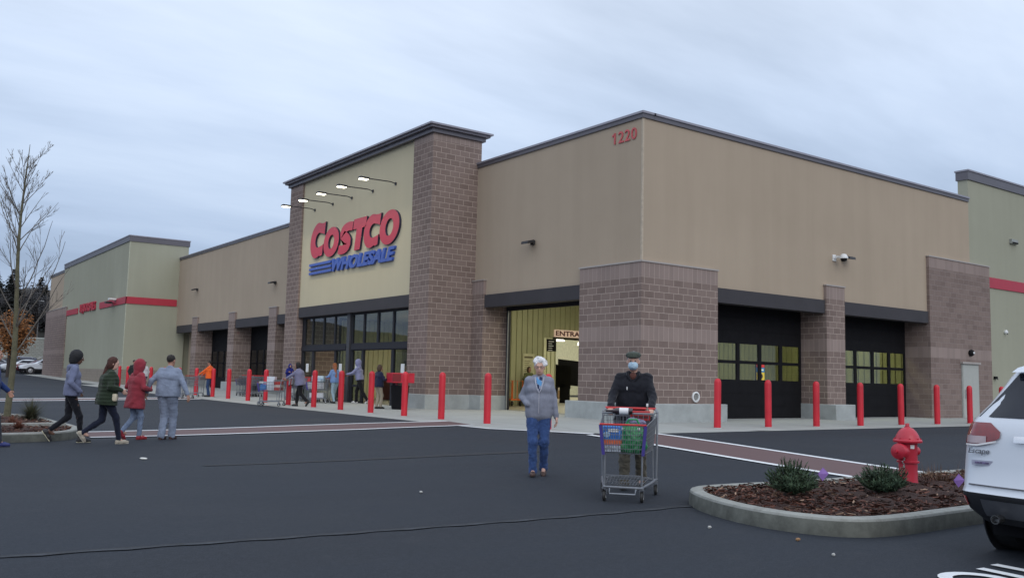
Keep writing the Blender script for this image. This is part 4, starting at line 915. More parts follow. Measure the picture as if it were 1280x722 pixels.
for i,(x,y,pm,suv,lab) in enumerate(((-.9,84.3,CW,True,'white SUV nose out beside the far corner of the sage block'),(-1.0,87.1,CR,False,'dark red car between the two white cars in the far row'),(-1.95,89.9,CW,False,'white low car at the left of the far row, mostly behind the tree'),(-2.3,98.6,CN,True,'dark blue SUV behind the red car in the far row'),(-2.2,92.9,CN,True,'dark blue SUV at the left end behind the low white car'),(-4.4,95.8,CS,False,'silver car at the left edge of the far parking row'))):
    car('parked_car',lab,(x,y,zg(x-2,y)),PI+math.radians(-3),pm,suv=suv,H=1.68 if suv else 1.44,group='cars parked by the far retaining wall')

# ------------------------------------------------------------------ people (one skinned surface from blended tapered limbs)
def V3(*a): return np.array(a,float)
def sd_cone(P,a,b,r1,r2):
    ba=b-a; l2=float(ba@ba)+1e-12; h=np.clip(((P-a)@ba)/l2,0,1); q=P-a-h[...,None]*ba; return np.sqrt((q*q).sum(-1))-(r1+(r2-r1)*h)
def sd_ell(P,c,r,Rm=None):
    q=P-c
    if Rm is not None: q=q@Rm
    k0=np.sqrt(((q/r)**2).sum(-1)); k1=np.sqrt(((q/(r*r))**2).sum(-1))+1e-9; return k0*(k0-1)/k1
def sdf_mesh(prims,cell,k=.03,cuts=(),subs=(),wr=None,seed=0):
    """prims: ('c',a,b,r1,r2[,k]) / ('e',c,r,R[,k]).  Returns verts, quads"""
    lo=np.full(3,1e9);hi=-lo; bb=[]
    for p in prims:
        if p[0]=='c': l=np.minimum(p[1]-p[3],p[2]-p[4]); h=np.maximum(p[1]+p[3],p[2]+p[4])
        else: m=float(np.max(p[2])); l=p[1]-m; h=p[1]+m
        bb.append((l,h)); lo=np.minimum(lo,l);hi=np.maximum(hi,h)
    lo=lo-3*cell;hi=hi+3*cell; n=np.ceil((hi-lo)/cell).astype(int)+1
    D=np.full(tuple(n),.3,np.float64); ax=[lo[i]+cell*np.arange(n[i]) for i in range(3)]
    for p,(l,h) in zip(prims,bb):
        mg=k*1.3+2*cell; i0=np.maximum(0,np.floor((l-mg-lo)/cell).astype(int)); i1=np.minimum(n,np.ceil((h+mg-lo)/cell).astype(int)+1)
        G=np.stack(np.meshgrid(*[ax[q][i0[q]:i1[q]] for q in range(3)],indexing='ij'),-1)
        d=sd_cone(G,*p[1:5]) if p[0]=='c' else sd_ell(G,*p[1:4])
        S=D[i0[0]:i1[0],i0[1]:i1[1],i0[2]:i1[2]]; kk=p[5] if (p[0]=='c' and len(p)>5) else (p[4] if (p[0]=='e' and len(p)>4) else k)
        hh=np.maximum(kk-np.abs(S-d),0)/kk; S[...]=np.minimum(S,d)-hh*hh*kk*.25
    G=None
    if wr or cuts or subs: G=np.stack(np.meshgrid(*ax,indexing='ij'),-1)
    if wr:
        r=np.random.RandomState(seed); amp,fr=wr; N=0
        for o in range(4):
            d=r.normal(size=3); d/=np.linalg.norm(d); e=r.normal(size=3); ph=r.uniform(0,6)
            N=N+np.sin((G@d)*fr*(1+.6*o)+ph+2.2*np.sin((G@e)*fr*.45+ph))/(1+.5*o)
        d=r.normal(size=3); d[2]*=2; d/=np.linalg.norm(d); e=r.normal(size=3)
        D=D+amp*N*.5+(amp*.35*np.sin((G@d)*fr*3.1+2.6*np.sin((G@e)*fr*.9)+1.3*np.sin(G[...,2]*fr*1.3)) if amp<.0075 and fr<50 else 0)
    for (c,nrm) in cuts: D=np.maximum(D,(G-c)@nrm)
    for p in subs:
        d=sd_cone(G,*p[1:5]) if p[0]=='c' else sd_ell(G,*p[1:4]); D=np.maximum(D,-d)
    # naive surface nets
    S=D<0; c=[(i,j,q) for i in (0,1) for j in (0,1) for q in (0,1)]; m=[D[i:n[0]-1+i,j:n[1]-1+j,q:n[2]-1+q] for i,j,q in c]
    cnt=sum((x<0).astype(np.int8) for x in m); act=(cnt>0)&(cnt<8); idx=np.argwhere(act)
    if len(idx)==0: return [],[]
    vals=np.stack([x[act] for x in m],1); cc=np.array(c,float); acc=np.zeros((len(idx),3)); w=np.zeros(len(idx))
    for a in range(8):
        for b_ in range(a+1,8):
            if np.abs(cc[a]-cc[b_]).sum()!=1: continue
            va,vb=vals[:,a],vals[:,b_]; x=(va<0)!=(vb<0); t=np.where(x,va/(va-vb+1e-20),0); acc+=np.where(x[:,None],cc[a]+t[:,None]*(cc[b_]-cc[a]),0); w+=x
    vert=lo+(idx+acc/w[:,None])*cell; vid=-np.ones(tuple(n-1),int); vid[act]=np.arange(len(idx)); F=[]
    for axn in range(3):
        sl=[slice(0,None)]*3; s0=[slice(None)]*3; s1=[slice(None)]*3; s0[axn]=slice(0,n[axn]-1); s1[axn]=slice(1,n[axn])
        A_=S[tuple(s0)];B_=S[tuple(s1)]; E_=np.argwhere(A_!=B_); u,v=(axn+1)%3,(axn+2)%3
        E_=E_[(E_[:,u]>0)&(E_[:,v]>0)&(E_[:,u]<n[u]-1)&(E_[:,v]<n[v]-1)]
        if len(E_)==0: continue
        du=np.zeros(3,int);du[u]=1;dv=np.zeros(3,int);dv[v]=1
        q=[vid[tuple((E_-x).T)] for x in (0*du,du,du+dv,dv)]; Q=np.stack(q,1); ins=A_[tuple(E_.T)]; Q[~ins]=Q[~ins][:,::-1]; F.append(Q)
    F=np.concatenate(F); F=F[(F>=0).all(1)]
    return vert,F
def np_obj(name,parts,parent):
    """parts: list of (verts, quads, material) joined in one mesh"""
    V=[];Fs=[];MI=[];ms=[];o=0
    for v,f,m in parts:
        if len(v)==0: continue
        if m not in ms: ms.append(m)
        V.append(np.asarray(v));Fs+= [tuple(int(x)+o for x in q) for q in f]; MI+=[ms.index(m)]*len(f); o+=len(v)
    me=bpy.data.meshes.new(name); me.from_pydata(np.concatenate(V).tolist(),[],Fs)
    for m in ms: me.materials.append(m)
    me.polygons.foreach_set('material_index',MI); me.polygons.foreach_set('use_smooth',[True]*len(Fs)); ob=bpy.data.objects.new(name,me); COL.objects.link(ob)
    if parent: ob.parent=parent
    return ob
def unit(v): return v/(np.linalg.norm(v)+1e-9)
def ik(A,T,l1,l2,hint):
    d=T-A; L=np.linalg.norm(d); L2=min(L,(l1+l2)*.998); u=unit(d); T2=A+u*L2
    a=(l1*l1-l2*l2+L2*L2)/(2*L2); h=math.sqrt(max(0,l1*l1-a*a)); hp=hint-(hint@u)*u; return A+u*a+unit(hp)*h,T2
def cloth(name,c,kind='cloth',var=.12):
    if name in _MC: return _MC[name]
    m,nt,b=newmat(name); _MC[name]=m; b.inputs['Roughness'].default_value=.88; b.inputs['Sheen Weight'].default_value=.12; b.inputs['Specular IOR Level'].default_value=.2
    v=objco(nt); n=noise(nt,v,9,5,.7); n2=noise(nt,v,160,2,.7); n3=noise(nt,mapv(nt,v,(1,1,.45)),26,4,.6)
    c1=ramp(nt,n,(.3,tuple(x*(1-var) for x in c)),(.7,tuple(x*(1+var) for x in c)))
    if kind=='denim': c1=mixc(nt,ramp(nt,n3,(.5,0.),(.75,.45)),c1,tuple(min(1,x*1.9+.03) for x in c))
    if kind=='sweat': c1=mixc(nt,ramp(nt,n2,(.45,0.),(.6,.25)),c1,tuple(x*.6 for x in c))
    if kind=='quilt':
        w_=nt.nodes.new('ShaderNodeTexWave'); w_.bands_direction='Z'; w_.inputs['Scale'].default_value=4.6; w_.inputs['Distortion'].default_value=.6; nt.links.new(v,w_.inputs[0])
        c1=mixc(nt,ramp(nt,w_.outputs['Fac'],(.0,.6),(.12,0.)),c1,tuple(x*.5 for x in c)); bump(nt,b,w_.outputs['Fac'],.5,.02)
    else: bump(nt,b,mth(nt,'ADD',mth(nt,'MULTIPLY',n3,1.6),mth(nt,'MULTIPLY',n2,.25)),.35,.014)
    nt.links.new(c1,b.inputs['Base Color']); return m
SK={'pale':mat('skin_pale',(.58,.35,.27),.55,var=.1,vs=9),'tan':mat('skin_tan',(.38,.20,.14),.55,var=.1,vs=9),'brown':mat('skin_brown',(.12,.06,.04),.5,var=.1,vs=9)}
EYE=mat('eye_dark',(.02,.015,.012),.2); EYW=mat('eye_white',(.55,.52,.5),.3); LIP=mat('lips',(.33,.11,.10),.5); BROW=mat('brow_grey',(.3,.27,.25),.9)
def hand(W,d,nrm,th,s,cell,curl=.6,skin=None):
    """palm, four fingers and thumb; d finger direction, nrm palm normal (curl side), th thumb side"""
    d=unit(d); nrm=unit(nrm-(nrm@d)*d); th=unit(np.cross(nrm,d)) if (np.cross(nrm,d)@th)>0 else -unit(np.cross(nrm,d))
    P=[('c',W-d*.03*s,W+d*.02*s,.026*s,.026*s),('c',W+d*.02*s+th*.018*s,W+d*.078*s+th*.026*s,.016*s,.014*s),('c',W+d*.02*s-th*.014*s,W+d*.076*s-th*.024*s,.016*s,.013*s),('c',W+d*.02*s,W+d*.082*s,.017*s,.015*s)]
    for k,(o,L,b0) in enumerate(((.029,.070,.084),(.010,.078,.090),(-.010,.072,.087),(-.028,.056,.078))):
        p=W+d*b0*s+th*o*s; dd=d.copy(); fr=(.45,.32,.27); r=.0088*s
        for j in range(3):
            a=curl*(.55+.45*j)*(1+.08*k); c_,s_=math.cos(a),math.sin(a); dd=unit(dd*c_+nrm*s_); q=p+dd*L*fr[j]*s; P.append(('c',p,q,r,r*.9,.008)); p=q; r*=.92
    p=W+d*.022*s+th*.026*s; q=p+unit(d*.65+th*.75+nrm*.2)*.040*s; P.append(('c',p,q,.0125*s,.0105*s,.01)); q2=q+unit(d*.85+th*.2+nrm*.45*(.5+curl))*.034*s; P.append(('c',q,q2,.0105*s,.0085*s,.008))
    return sdf_mesh(P,cell,.012)
FING=.0045
def person(label,loc,head_dir,H,top,bottom,shoes,skin='pale',hair=None,cell=.016,group=None,lean=.0,feet=((-.09,.0,0),(.09,.0,0)),hands=None,turn=0.,nod=0.,build=1.,female=False,hat=None,mask=None,glasses=False,bag=None,curl=.5,extra=None,toe=(0,0)):
    t=thing('person',label,'person',loc,math.atan2(-head_dir[0],head_dir[1]),group); s=H/1.75; b=build
    fem=.92 if female else 1.
    LT_,LS_=.44*s,.43*s; ank=[V3(f[0]*s,f[1]*s,.085*s+f[2]*s) for f in feet]
    hipy=0; hz=.94*s
    for i,f in enumerate(ank):
        hx=(-.095 if i==0 else .095)*s; dx=math.hypot(f[0]-hx,f[1]-hipy); hz=min(hz,f[2]+math.sqrt(max(.01,((LT_+LS_)*.992)**2-dx*dx)))
    cl,sl_=math.cos(lean),math.sin(lean)
    def up(x,y,z): # torso frame above the pelvis, z measured from hip
        return V3(x*s,hipy+(y*cl+z*sl_)*s,hz+(z*cl-y*sl_)*s)
    hip=[up(-.095,0,0),up(.095,0,0)]; knee=[];
    for i in (0,1):
        kn,an=ik(hip[i],ank[i],LT_,LS_,V3(0,1,.15)); knee.append(kn); ank[i]=an
    sh=[up(-.178*fem*b**.5,0,.476),up(.178*fem*b**.5,0,.476)]; hd=hands or ((-.27,.05,-.02),(.27,.05,-.02)); el=[];wr_=[]
    for i in (0,1):
        T=V3(hd[i][0]*s,hd[i][1]*s,hz+hd[i][2]*s); e,w_=ik(sh[i],T,.285*s,.255*s,V3((-.55 if i==0 else .55),-.9,-.35)); el.append(e); wr_.append(w_)
    neck=up(0,.0,.535); hc=up(0,.015,.69)+V3(0,.02*s,0)
    Rz=np.array([[math.cos(turn),-math.sin(turn),0],[math.sin(turn),math.cos(turn),0],[0,0,1]]); Rx=np.array([[1,0,0],[0,math.cos(nod),-math.sin(nod)],[0,math.sin(nod),math.cos(nod)]]); RH=Rz@Rx
    h=lambda x,y,z: hc+RH@V3(x*s,y*s,z*s)*1.05
    S_=SK[skin]; parts=[]
    # body
    B=[('c',up(-.075*b,0,.02),up(.075*b,0,.02),.095*s*b,.095*s*b),('c',up(-.06*b,0,.17),up(.06*b,0,.17),.088*s*b,.088*s*b),('c',up(-.085,0,.35),up(.085,0,.35),.10*s,.10*s),('c',up(-.13*fem,0,.46),up(.13*fem,0,.46),.055*s,.055*s),('c',neck-V3(0,0,.05*s),h(0,-.012,-.06),.055*s,.050*s)]
    for i in (0,1): B+=[('c',hip[i],knee[i],.082*s,.052*s),('c',knee[i],ank[i],.052*s,.035*s),('c',ank[i],ank[i]+V3(0,.1*s,-.05*s),.035*s,.03*s),('c',sh[i],el[i],.045*s,.036*s),('c',el[i],wr_[i],.036*s,.026*s)]
    parts.append(sdf_mesh(B,max(cell,.018),.04)+(S_,))
    hcell=min(cell*.55,.009)
    HD=[('e',h(0,-.005,.035),V3(.074,.094,.088)*s,RH,.03),('e',h(0,.018,-.03),V3(.060,.074,.078)*s,RH,.03),('e',h(0,.035,-.078),V3(.040,.042,.036)*s,RH,.03),('c',h(0,-.01,-.07),neck,.052*s,.054*s,.02),
        ('c',h(0,.088,.012),h(0,.108,-.026),.008*s,.0135*s,.014),('e',h(-.073,-.005,-.005),V3(.011,.02,.03)*s,RH,.008),('e',h(.073,-.005,-.005),V3(.011,.02,.03)*s,RH,.008),('c',h(-.03,.088,.024),h(.03,.088,.024),.008*s,.008*s,.02),('e',h(0,.086,-.056),V3(.024,.012,.009)*s,RH,.01)]
    v,f=sdf_mesh(HD,hcell,.02,subs=[]); parts.append((v,f,S_))
    if mask is None:
        for sx in (-1,1):
            parts.append(sdf_mesh([('e',h(sx*.030,.079,.006),V3(.013,.011,.008)*s,RH)],.004,.005)+(EYW,)); parts.append(sdf_mesh([('e',h(sx*.030,.0875,.005),V3(.0065,.005,.0065)*s,RH)],.003,.005)+(EYE,))
            parts.append(sdf_mesh([('c',h(sx*.016,.093,.026),h(sx*.046,.084,.027),.0042*s,.0035*s)],.0035,.004)+(BROW,))
        parts.append(sdf_mesh([('c',h(-.021,.092,-.057),h(.021,.092,-.057),.0048*s,.0048*s)],.0035,.005)+(LIP,))
    hcv=.0045 if cell<.02 else .007
    for i in (0,1):
        d=wr_[i]-el[i]; sg=-1 if i==0 else 1
        if hands and hands[i][-1]=='grip': v,f=hand(wr_[i],V3(0,1,-.25),V3(0,-.2,-1),V3(-sg,0,0),s,hcv,1.05)
        elif hands and hands[i][-1]=='hide': continue
        else: v,f=hand(wr_[i],unit(d)+V3(0,0,-.5),V3(-sg,.15,0),V3(0,1,0),s,hcv,curl)
        parts.append((v,f,S_))
    np_obj('body',parts,t)
    # trousers
    bc,bl,bk=bottom[:3]; lo_=bottom[3] if len(bottom)>3 else 1.
    TR=[('c',up(-.08*b,0,.03),up(.08*b,0,.03),.112*s*b,.112*s*b),('c',up(-.07*b,-.01,.10),up(.07*b,-.01,.10),.105*s*b,.105*s*b)]
    cuts=[]
    for i in (0,1):
        e=ank[i]+unit(knee[i]-ank[i])*(-.0)*s
        if bl<1: e=knee[i]+(ank[i]-knee[i])*bl
        TR+=[('c',hip[i]+V3(0,-.012*s,-.02*s),knee[i],.10*s*b**.5*lo_,.068*s*lo_),('c',knee[i],e,.068*s*lo_,.054*s*lo_**2)]
        if lo_>1: TR.append(('c',e+unit(knee[i]-ank[i])*.05*s,e-unit(knee[i]-ank[i])*.01*s,.058*s*lo_,.060*s*lo_,.015))
    v,f=sdf_mesh(TR,cell,.035,wr=(.007*s,46),seed=len(label)); np_obj('trousers',[(v,f,cloth(bc,bk,bottom[4] if len(bottom)>4 else 'cloth'))],t)
    # top
    tc,tk,hem,tl=top[:4]; kind=top[4] if len(top)>4 else 'cloth'; hood=top[5] if len(top)>5 else None; infl=top[6] if len(top)>6 else 1.
    TP=[('c',up(-.09*b,0,.35),up(.09*b,0,.35),.122*s*b*infl,.122*s*b*infl),('c',up(-.125*fem,0,.452),up(.125*fem,0,.452),.064*s,.064*s),('c',up(-.05,0,.50),sh[0],.055*s,.056*s),('c',up(.05,0,.50),sh[1],.055*s,.056*s),('c',up(-.078*b,.005,.20),up(-.082*b,0,hem),.120*s*b*infl,.122*s*b*infl*tl),('c',up(.078*b,.005,.20),up(.082*b,0,hem),.120*s*b*infl,.122*s*b*infl*tl),('c',up(0,.005,.20),up(0,0,hem),.12*s*b*infl,.12*s*b*infl*tl),('c',up(-.075*b,.01,.20),up(.075*b,.01,.20),.118*s*b*infl,.118*s*b*infl),('c',up(-.08*b,0,hem+.10),up(.08*b,0,hem+.10),.126*s*b*infl,.126*s*b*infl),('c',up(-.082*b,0,hem),up(.082*b,0,hem),.126*s*b*infl*tl,.126*s*b*infl*tl),('c',up(0,-.005,.50),up(0,.0,.548),.075*s,.064*s)]
    for i in (0,1):
        w_=el[i]+(wr_[i]-el[i])*.97
        TP+=[('c',sh[i]+(up(0,0,.476)-sh[i])*.05,el[i],.062*s*infl**.5,.053*s*infl**.5),('c',el[i],el[i]+(w_-el[i])*.85,.053*s*infl**.5,.043*s*infl**.5,.014),('c',el[i]+(w_-el[i])*.9,w_,.043*s,.040*s,.012)]
    nz=-V3(0,sl_,cl); cuts=[(up(0,0,hem-.045),nz)]
    v,f=sdf_mesh(TP,cell,.04,cuts=[],wr=(.0062*s,25),seed=len(label)+3)
    # flat hem
    TPc=sdf_mesh(TP,cell,.04,cuts=[(up(0,0,hem-.035),nz)] if hem>-.2 or True else [],wr=(.0062*s,25),seed=len(label)+3) if all((w[2]>up(0,0,hem)[2]-.02) for w in wr_) else None
    if TPc is not None: v,f=TPc
    jk=np_obj('jacket' if kind!='shirt' else 'shirt',[(v,f,cloth(tc,tk,kind))],t)
    if hood=='down':
        v,f=sdf_mesh([('c',up(-.075,-.055,.52),up(.075,-.055,.52),.048*s,.048*s),('c',up(-.085,.0,.535),up(-.03,-.06,.50),.034*s,.05*s),('c',up(.085,.0,.535),up(.03,-.06,.50),.034*s,.05*s),('c',up(0,-.08,.50),up(0,-.105,.42),.06*s,.03*s)],cell,.03,wr=(.004,60)); np_obj('hood',[(v,f,cloth(tc,tk,kind))],jk)
    if hood=='up':
        v,f=sdf_mesh([('e',h(0,-.02,.025),V3(.115,.135,.150)*s,RH,.03),('c',h(0,-.03,-.06),up(0,-.02,.53),.10*s,.09*s)],min(cell,.014),.05,subs=[('e',h(0,.14,-.005),V3(.078,.12,.105)*s,RH)],wr=(.004,50)); np_obj('hood',[(v,f,cloth(tc,tk,kind))],jk)
    # shoes
    sm_=mat(shoes[0],shoes[1],.6,var=.15); sole=mat('sole_'+shoes[0],shoes[2] if len(shoes)>2 else (.03,.03,.03),.7)
    for i in (0,1):
        a=ank[i]; lift=feet[i][2]; dn=toe[i]; fd=V3(0,math.cos(dn),-math.sin(dn)); fu=V3(0,math.sin(dn),math.cos(dn)); o=a-fu*.045*s
        v,f=sdf_mesh([('c',a,o-fd*.015*s,.047*s,.042*s),('c',o-fd*.03*s,o+fd*.10*s,.040*s,.040*s),('c',o+fd*.10*s,o+fd*.165*s-fu*.006*s,.042*s,.032*s)],min(cell,.012),.025,cuts=[(o-fu*.030*s,-fu)])
        so_=np_obj('shoe',[(v,f,sm_)],t)
        v,f=sdf_mesh([('c',o-fd*.035*s-fu*.005*s,o+fd*.165*s-fu*.005*s,.044*s,.040*s)],min(cell,.010),.02,cuts=[(o-fu*.040*s,-fu),(o-fu*.022*s,fu)])
        if len(v): np_obj('sole',[(v,f,sole)],so_)
    # hair
    if hair:
        hn,hk,style=hair; hm=mat(hn,hk,.75,var=.3,vs=30,bst=.8,bs=70)
        P=[('e',h(0,-.018,.045),V3(.086,.100,.094)*s,RH,.02)]
        sub=[('e',h(0,.115,-.035),V3(.073,.075,.088)*s,RH)]
        if style=='short': P=[('e',h(0,-.016,.045),V3(.080,.099,.089)*s,RH,.02)]; sub=[('e',h(0,.10,-.03),V3(.085,.085,.09)*s,RH),('e',h(0,.0,-.12),V3(.12,.13,.09)*s,RH)]
        if style=='curly':
            rr=random.Random(4)
            for q in range(26):
                a=rr.uniform(0,2*PI); e_=rr.uniform(-.25,1.3); r_=V3(math.cos(a)*math.cos(e_),math.sin(a)*math.cos(e_),math.sin(e_))
                if r_[1]>.55 and r_[2]<.45: continue
                P.append(('e',h(r_[0]*.083,r_[1]*.09-.012,r_[2]*.088+.045),V3(.030,.030,.028)*s,RH,.012))
            sub=[('e',h(0,.13,-.03),V3(.064,.06,.078)*s,RH),('e',h(0,0,-.13),V3(.12,.14,.07)*s,RH)]
        if style=='bob': P+=[('e',h(0,-.03,-.01),V3(.098,.098,.115)*s,RH,.03),('e',h(0,-.035,-.07),V3(.09,.08,.07)*s,RH,.03)]; sub=[('e',h(0,.135,-.04),V3(.062,.085,.09)*s,RH)]
        if style=='big': P+=[('e',h(0,-.03,.03),V3(.115,.12,.135)*s,RH,.03),('e',h(0,-.05,-.05),V3(.10,.09,.10)*s,RH,.03)]; sub=[('e',h(0,.15,-.05),V3(.06,.085,.09)*s,RH)]
        if style=='long': P+=[('e',h(0,-.035,-.02),V3(.090,.085,.12)*s,RH,.03),('c',h(-.02,-.085,-.08),up(-.07,-.135,.22),.055*s,.038*s,.03),('c',h(-.05,-.06,-.08),up(-.12,-.09,.18),.035*s,.025*s,.02)]; sub=[('e',h(0,.125,-.04),V3(.066,.08,.09)*s,RH)]
        v,f=sdf_mesh(P,min(cell,.0095),.02,subs=sub,wr=(.0045*s,120)); np_obj('hair',[(v,f,hm)],t)
    if hat=='flat_cap':
        cm=cloth('cap_tweed',(.05,.062,.05),'sweat'); v,f=sdf_mesh([('e',h(0,-.008,.080),V3(.098,.118,.048)*s,RH),('e',h(0,.03,.085),V3(.09,.10,.036)*s,RH),('e',h(0,.075,.062),V3(.075,.062,.016)*s,RH)],.007,.02,wr=(.003,60)); np_obj('flat_cap',[(v,f,cm)],t)
    if hat=='beanie':
        v,f=sdf_mesh([('e',h(0,-.01,.065),V3(.088,.105,.09)*s,RH)],.009,.02,cuts=[(h(0,0,.02),RH@V3(0,0,-1))],wr=(.003,60)); np_obj('beanie',[(v,f,cloth('beanie_cloth',(.25,.09,.03)))],t)
    if mask:
        v,f=sdf_mesh([('e',h(0,.048,-.045),V3(.063,.074,.062)*s,RH,.02),('c',h(0,.112,-.022),h(0,.105,-.06),.018*s,.02*s,.02)],.006,.02,cuts=[(h(0,0,-.003),RH@V3(0,-.15,1)),(h(0,.028,0),RH@V3(0,-1,0)),(h(0,0,-.108),RH@V3(0,0,-1))],wr=(.0022,150)); mk_=np_obj('face_mask',[(v,f,mat('mask_blue',mask,.8,var=.08))],t)
        b_=MB()
        for sx in (-1,1): b_.tube([tuple(h(sx*.060,.055,-.02)),tuple(h(sx*.078,.0,.0))],.0015,4)
        b_.build('ear_loop',WHITE,mk_)
        if True:
            pe=[sdf_mesh([('e',h(sx*.030,.084,.010),V3(.011,.008,.006)*s,RH)],.0035,.005)+(EYE,) for sx in (-1,1)]; np_obj('eye_pair',pe,t)
    if glasses:
        b_=MB()
        for sx in (-1,1):
            b_.tube([tuple(h(sx*.031+.021*math.cos(a),.101-.006*abs(math.cos(a)),.004+.016*math.sin(a))) for a in np.linspace(0,2*PI,14)[:-1]],.0016,4,closed=True); b_.tube([tuple(h(sx*.052,.095,.008)),tuple(h(sx*.075,.0,.008))],.0015,4)
        b_.tube([tuple(h(-.010,.102,.006)),tuple(h(.010,.102,.006))],.0016,4); b_.build('glasses',mat('glasses_frame',(.12,.08,.06),.3,.5),t)
    if bag:
        bc_,bx_,by_,bz_,bw,bh,side=bag; c=up(bx_,by_,bz_); m=mat('bag_'+label[:6].strip().replace(' ','_'),bc_,.45,var=.1)
        g=MB(); g.box(-bw/2,bw/2,-.05,.05,-bh/2,bh/2); o=g.build('shoulder_bag',m,t,bevel=.025); o.location=tuple(c); o.rotation_euler=(0,0,side)
        st=MB(); a0=c+V3(-.08*s,0,bh/2-.01); P=[a0,up(bx_*.5,(-.14*b if by_<.05 else .15)*1.,.33),up(-bx_*.35,(-.115 if by_<.05 else .12),.47),up(-bx_*.5,0,.565)]; P2=[up(-bx_*.5,0,.565),up(-bx_*.3,.12,.42),c+V3(.05*s,.03,bh/2)]
        st.tube([tuple(q) for q in P+P2[1:]],.009,5); st.build('strap',m,t)
        MB().box(-bw*.2,bw*.2,-.056,.056,bh*.1,bh*.2).build('clasp',mat('chrome_trim',(.7,.7,.72),.15,.9),o)
    return t,up,h,s,wr_
FD=(.588,.808); TOC=(-.588,-.808)
def dirRF(r,f): v=Vector((.808*r+.588*f,-.588*r+.808*f)).normalized(); return (v.x,v.y)
def gl(x,y,dz=0): return (x,y,zg(x,y)+dz)
# --- white haired woman walking towards us
t,up,h,s,wr_=person('white haired woman in a grey zip hoodie and blue jeans walking towards us',gl(-11.44,-9.68),dirRF(-.06,-1),1.66,('hoodie_grey',(.235,.25,.31),-.01,.95,'sweat','down',.98),('jeans_blue',1.,(.035,.070,.185),1.04,'denim'),('shoes_brown',(.06,.03,.022)),'pale',('hair_white',(.72,.72,.74),'curly'),.0105,lean=.02,feet=((-.085,-.10,.03),(.07,.10,.0)),hands=((-.265,.02,-.055),(.165,.115,.125,'hide')),turn=-.02,nod=-.10,build=1.0,female=True,glasses=True,curl=.5,toe=(.35,0.))
shp=[(up(0,.145,.455),V3(.05,.02,.07)*s),(up(0,.150,.39),V3(.038,.02,.08)*s)]
v,f=sdf_mesh([('e',up(0,.062,.50),V3(.062,.03,.045)*s,None),('e',up(0,.092,.43),V3(.052,.030,.08)*s,None),('e',up(0,.108,.36),V3(.026,.022,.06)*s,None)],.008,.03)
def plaid():
    m,nt,b=newmat('shirt_plaid'); b.inputs['Roughness'].default_value=.9; ck=nt.nodes.new('ShaderNodeTexChecker'); ck.inputs['Scale'].default_value=17; ck.inputs['Color1'].default_value=(.02,.03,.08,1); ck.inputs['Color2'].default_value=(.32,.34,.44,1); nt.links.new(objco(nt),ck.inputs[0])
    c=mixc(nt,ramp(nt,noise(nt,objco(nt),14,1,.4),(.5,0.),(.52,1.)),ck.outputs[0],(.12,.32,.6)); nt.links.new(c,b.inputs['Base Color']); return m
np_obj('shirt_front',[(v,f,plaid())],t)
b=MB(); b.tube([tuple(up(0,.130,.31)),tuple(up(0,.140,.18)),tuple(up(0,.140,.0))],.004,5); b.build('zip',mat('zip_pale',(.5,.5,.55),.4,.4),t)
b=MB()
for sx in (-1,1): b.tube([tuple(up(sx*.062,.055,.535)),tuple(up(sx*.055,.098,.46)),tuple(up(sx*.03,.125,.36)),tuple(up(0,.135,.30))],[.014,.013,.010,.004],7)
b.build('hood_edge',cloth('hoodie_lining',(.42,.43,.50),'sweat'),t)
# --- masked man pushing the trolley
cartD=Vector(dirRF(-.22,-1)); cc=Vector((-11.93,-12.02))
mp_=cc-cartD*1.0
t,up,h,s,wr_=person('man in a dark jacket, flat cap and pale blue mask pushing a trolley',gl(mp_.x,mp_.y),(cartD.x,cartD.y),1.76,('jacket_black',(.013,.014,.020),-.08,1.04,'cloth',None,1.10),('trousers_khaki',1.,(.10,.09,.070),1.12),('shoes_dark',(.03,.025,.02)),'pale',('hair_grey',(.3,.3,.31),'short'),.0105,lean=.10,feet=((-.10,-.12,.03),(.10,.14,0)),hands=((-.25,.40,.095,'grip'),(.25,.40,.095,'grip')),turn=.05,nod=-.05,build=1.08,hat='flat_cap',mask=(.42,.58,.70),toe=(.3,0))
MB().box(-.006,.006,-.004,.004,-.02,.02).build('zip_pull',WHITE,t).location=tuple(up(.07,.150,.36))
b=MB()
for sx in (-1,1): b.tube([tuple(up(sx*.075,.03,.56)),tuple(up(sx*.07,.085,.52)),tuple(up(sx*.02,.118,.45))],[.016,.02,.008],6)
b.build('collar',cloth('jacket_black',(.013,.014,.020)),t)
v,f=sdf_mesh([('e',up(0,.07,.51),V3(.045,.035,.05)*s,None)],.008,.02); np_obj('shirt_front',[(v,f,cloth('shirt_rust',(.12,.05,.04)))],t)
MANW=wr_
# --- four walking in from the left
person('walker with a dark afro, pale blue hoodie and black leggings',gl(-16.10,-1.46),dirRF(1,.55),1.70,('hoodie_paleblue',(.15,.17,.27),.0,1.0,'sweat','down',1.08),('leggings_black',1.,(.010,.011,.016),.88),('shoes_black_white',(.02,.02,.022),(.62,.58,.42)),'brown',('hair_black',(.010,.010,.013),'big'),.013,lean=.04,feet=((-.06,-.36,.13),(.06,.20,0)),hands=((-.24,.12,.06),(.24,.14,.05,'hide')),female=True,toe=(.95,0),turn=-.1,nod=-.15)
person('woman in a dark green puffer jacket with a cream shoulder bag and long auburn hair',gl(-15.60,-2.02),dirRF(1,.75),1.62,('puffer_green',(.022,.034,.020),-.10,1.05,'quilt',None,1.22),('trousers_navy',1.,(.010,.013,.028),.95),('shoes_cream',(.34,.30,.24),(.5,.47,.4)),'pale',('hair_auburn',(.055,.016,.010),'long'),.013,lean=.07,feet=((-.07,-.40,.14),(.07,.26,0)),hands=((-.26,.16,.10),(.24,.22,.16)),female=True,build=1.12,toe=(.95,0),nod=-.12,turn=-.25,bag=((.55,.48,.36),.20,.03,.02,.22,.14,1.0))
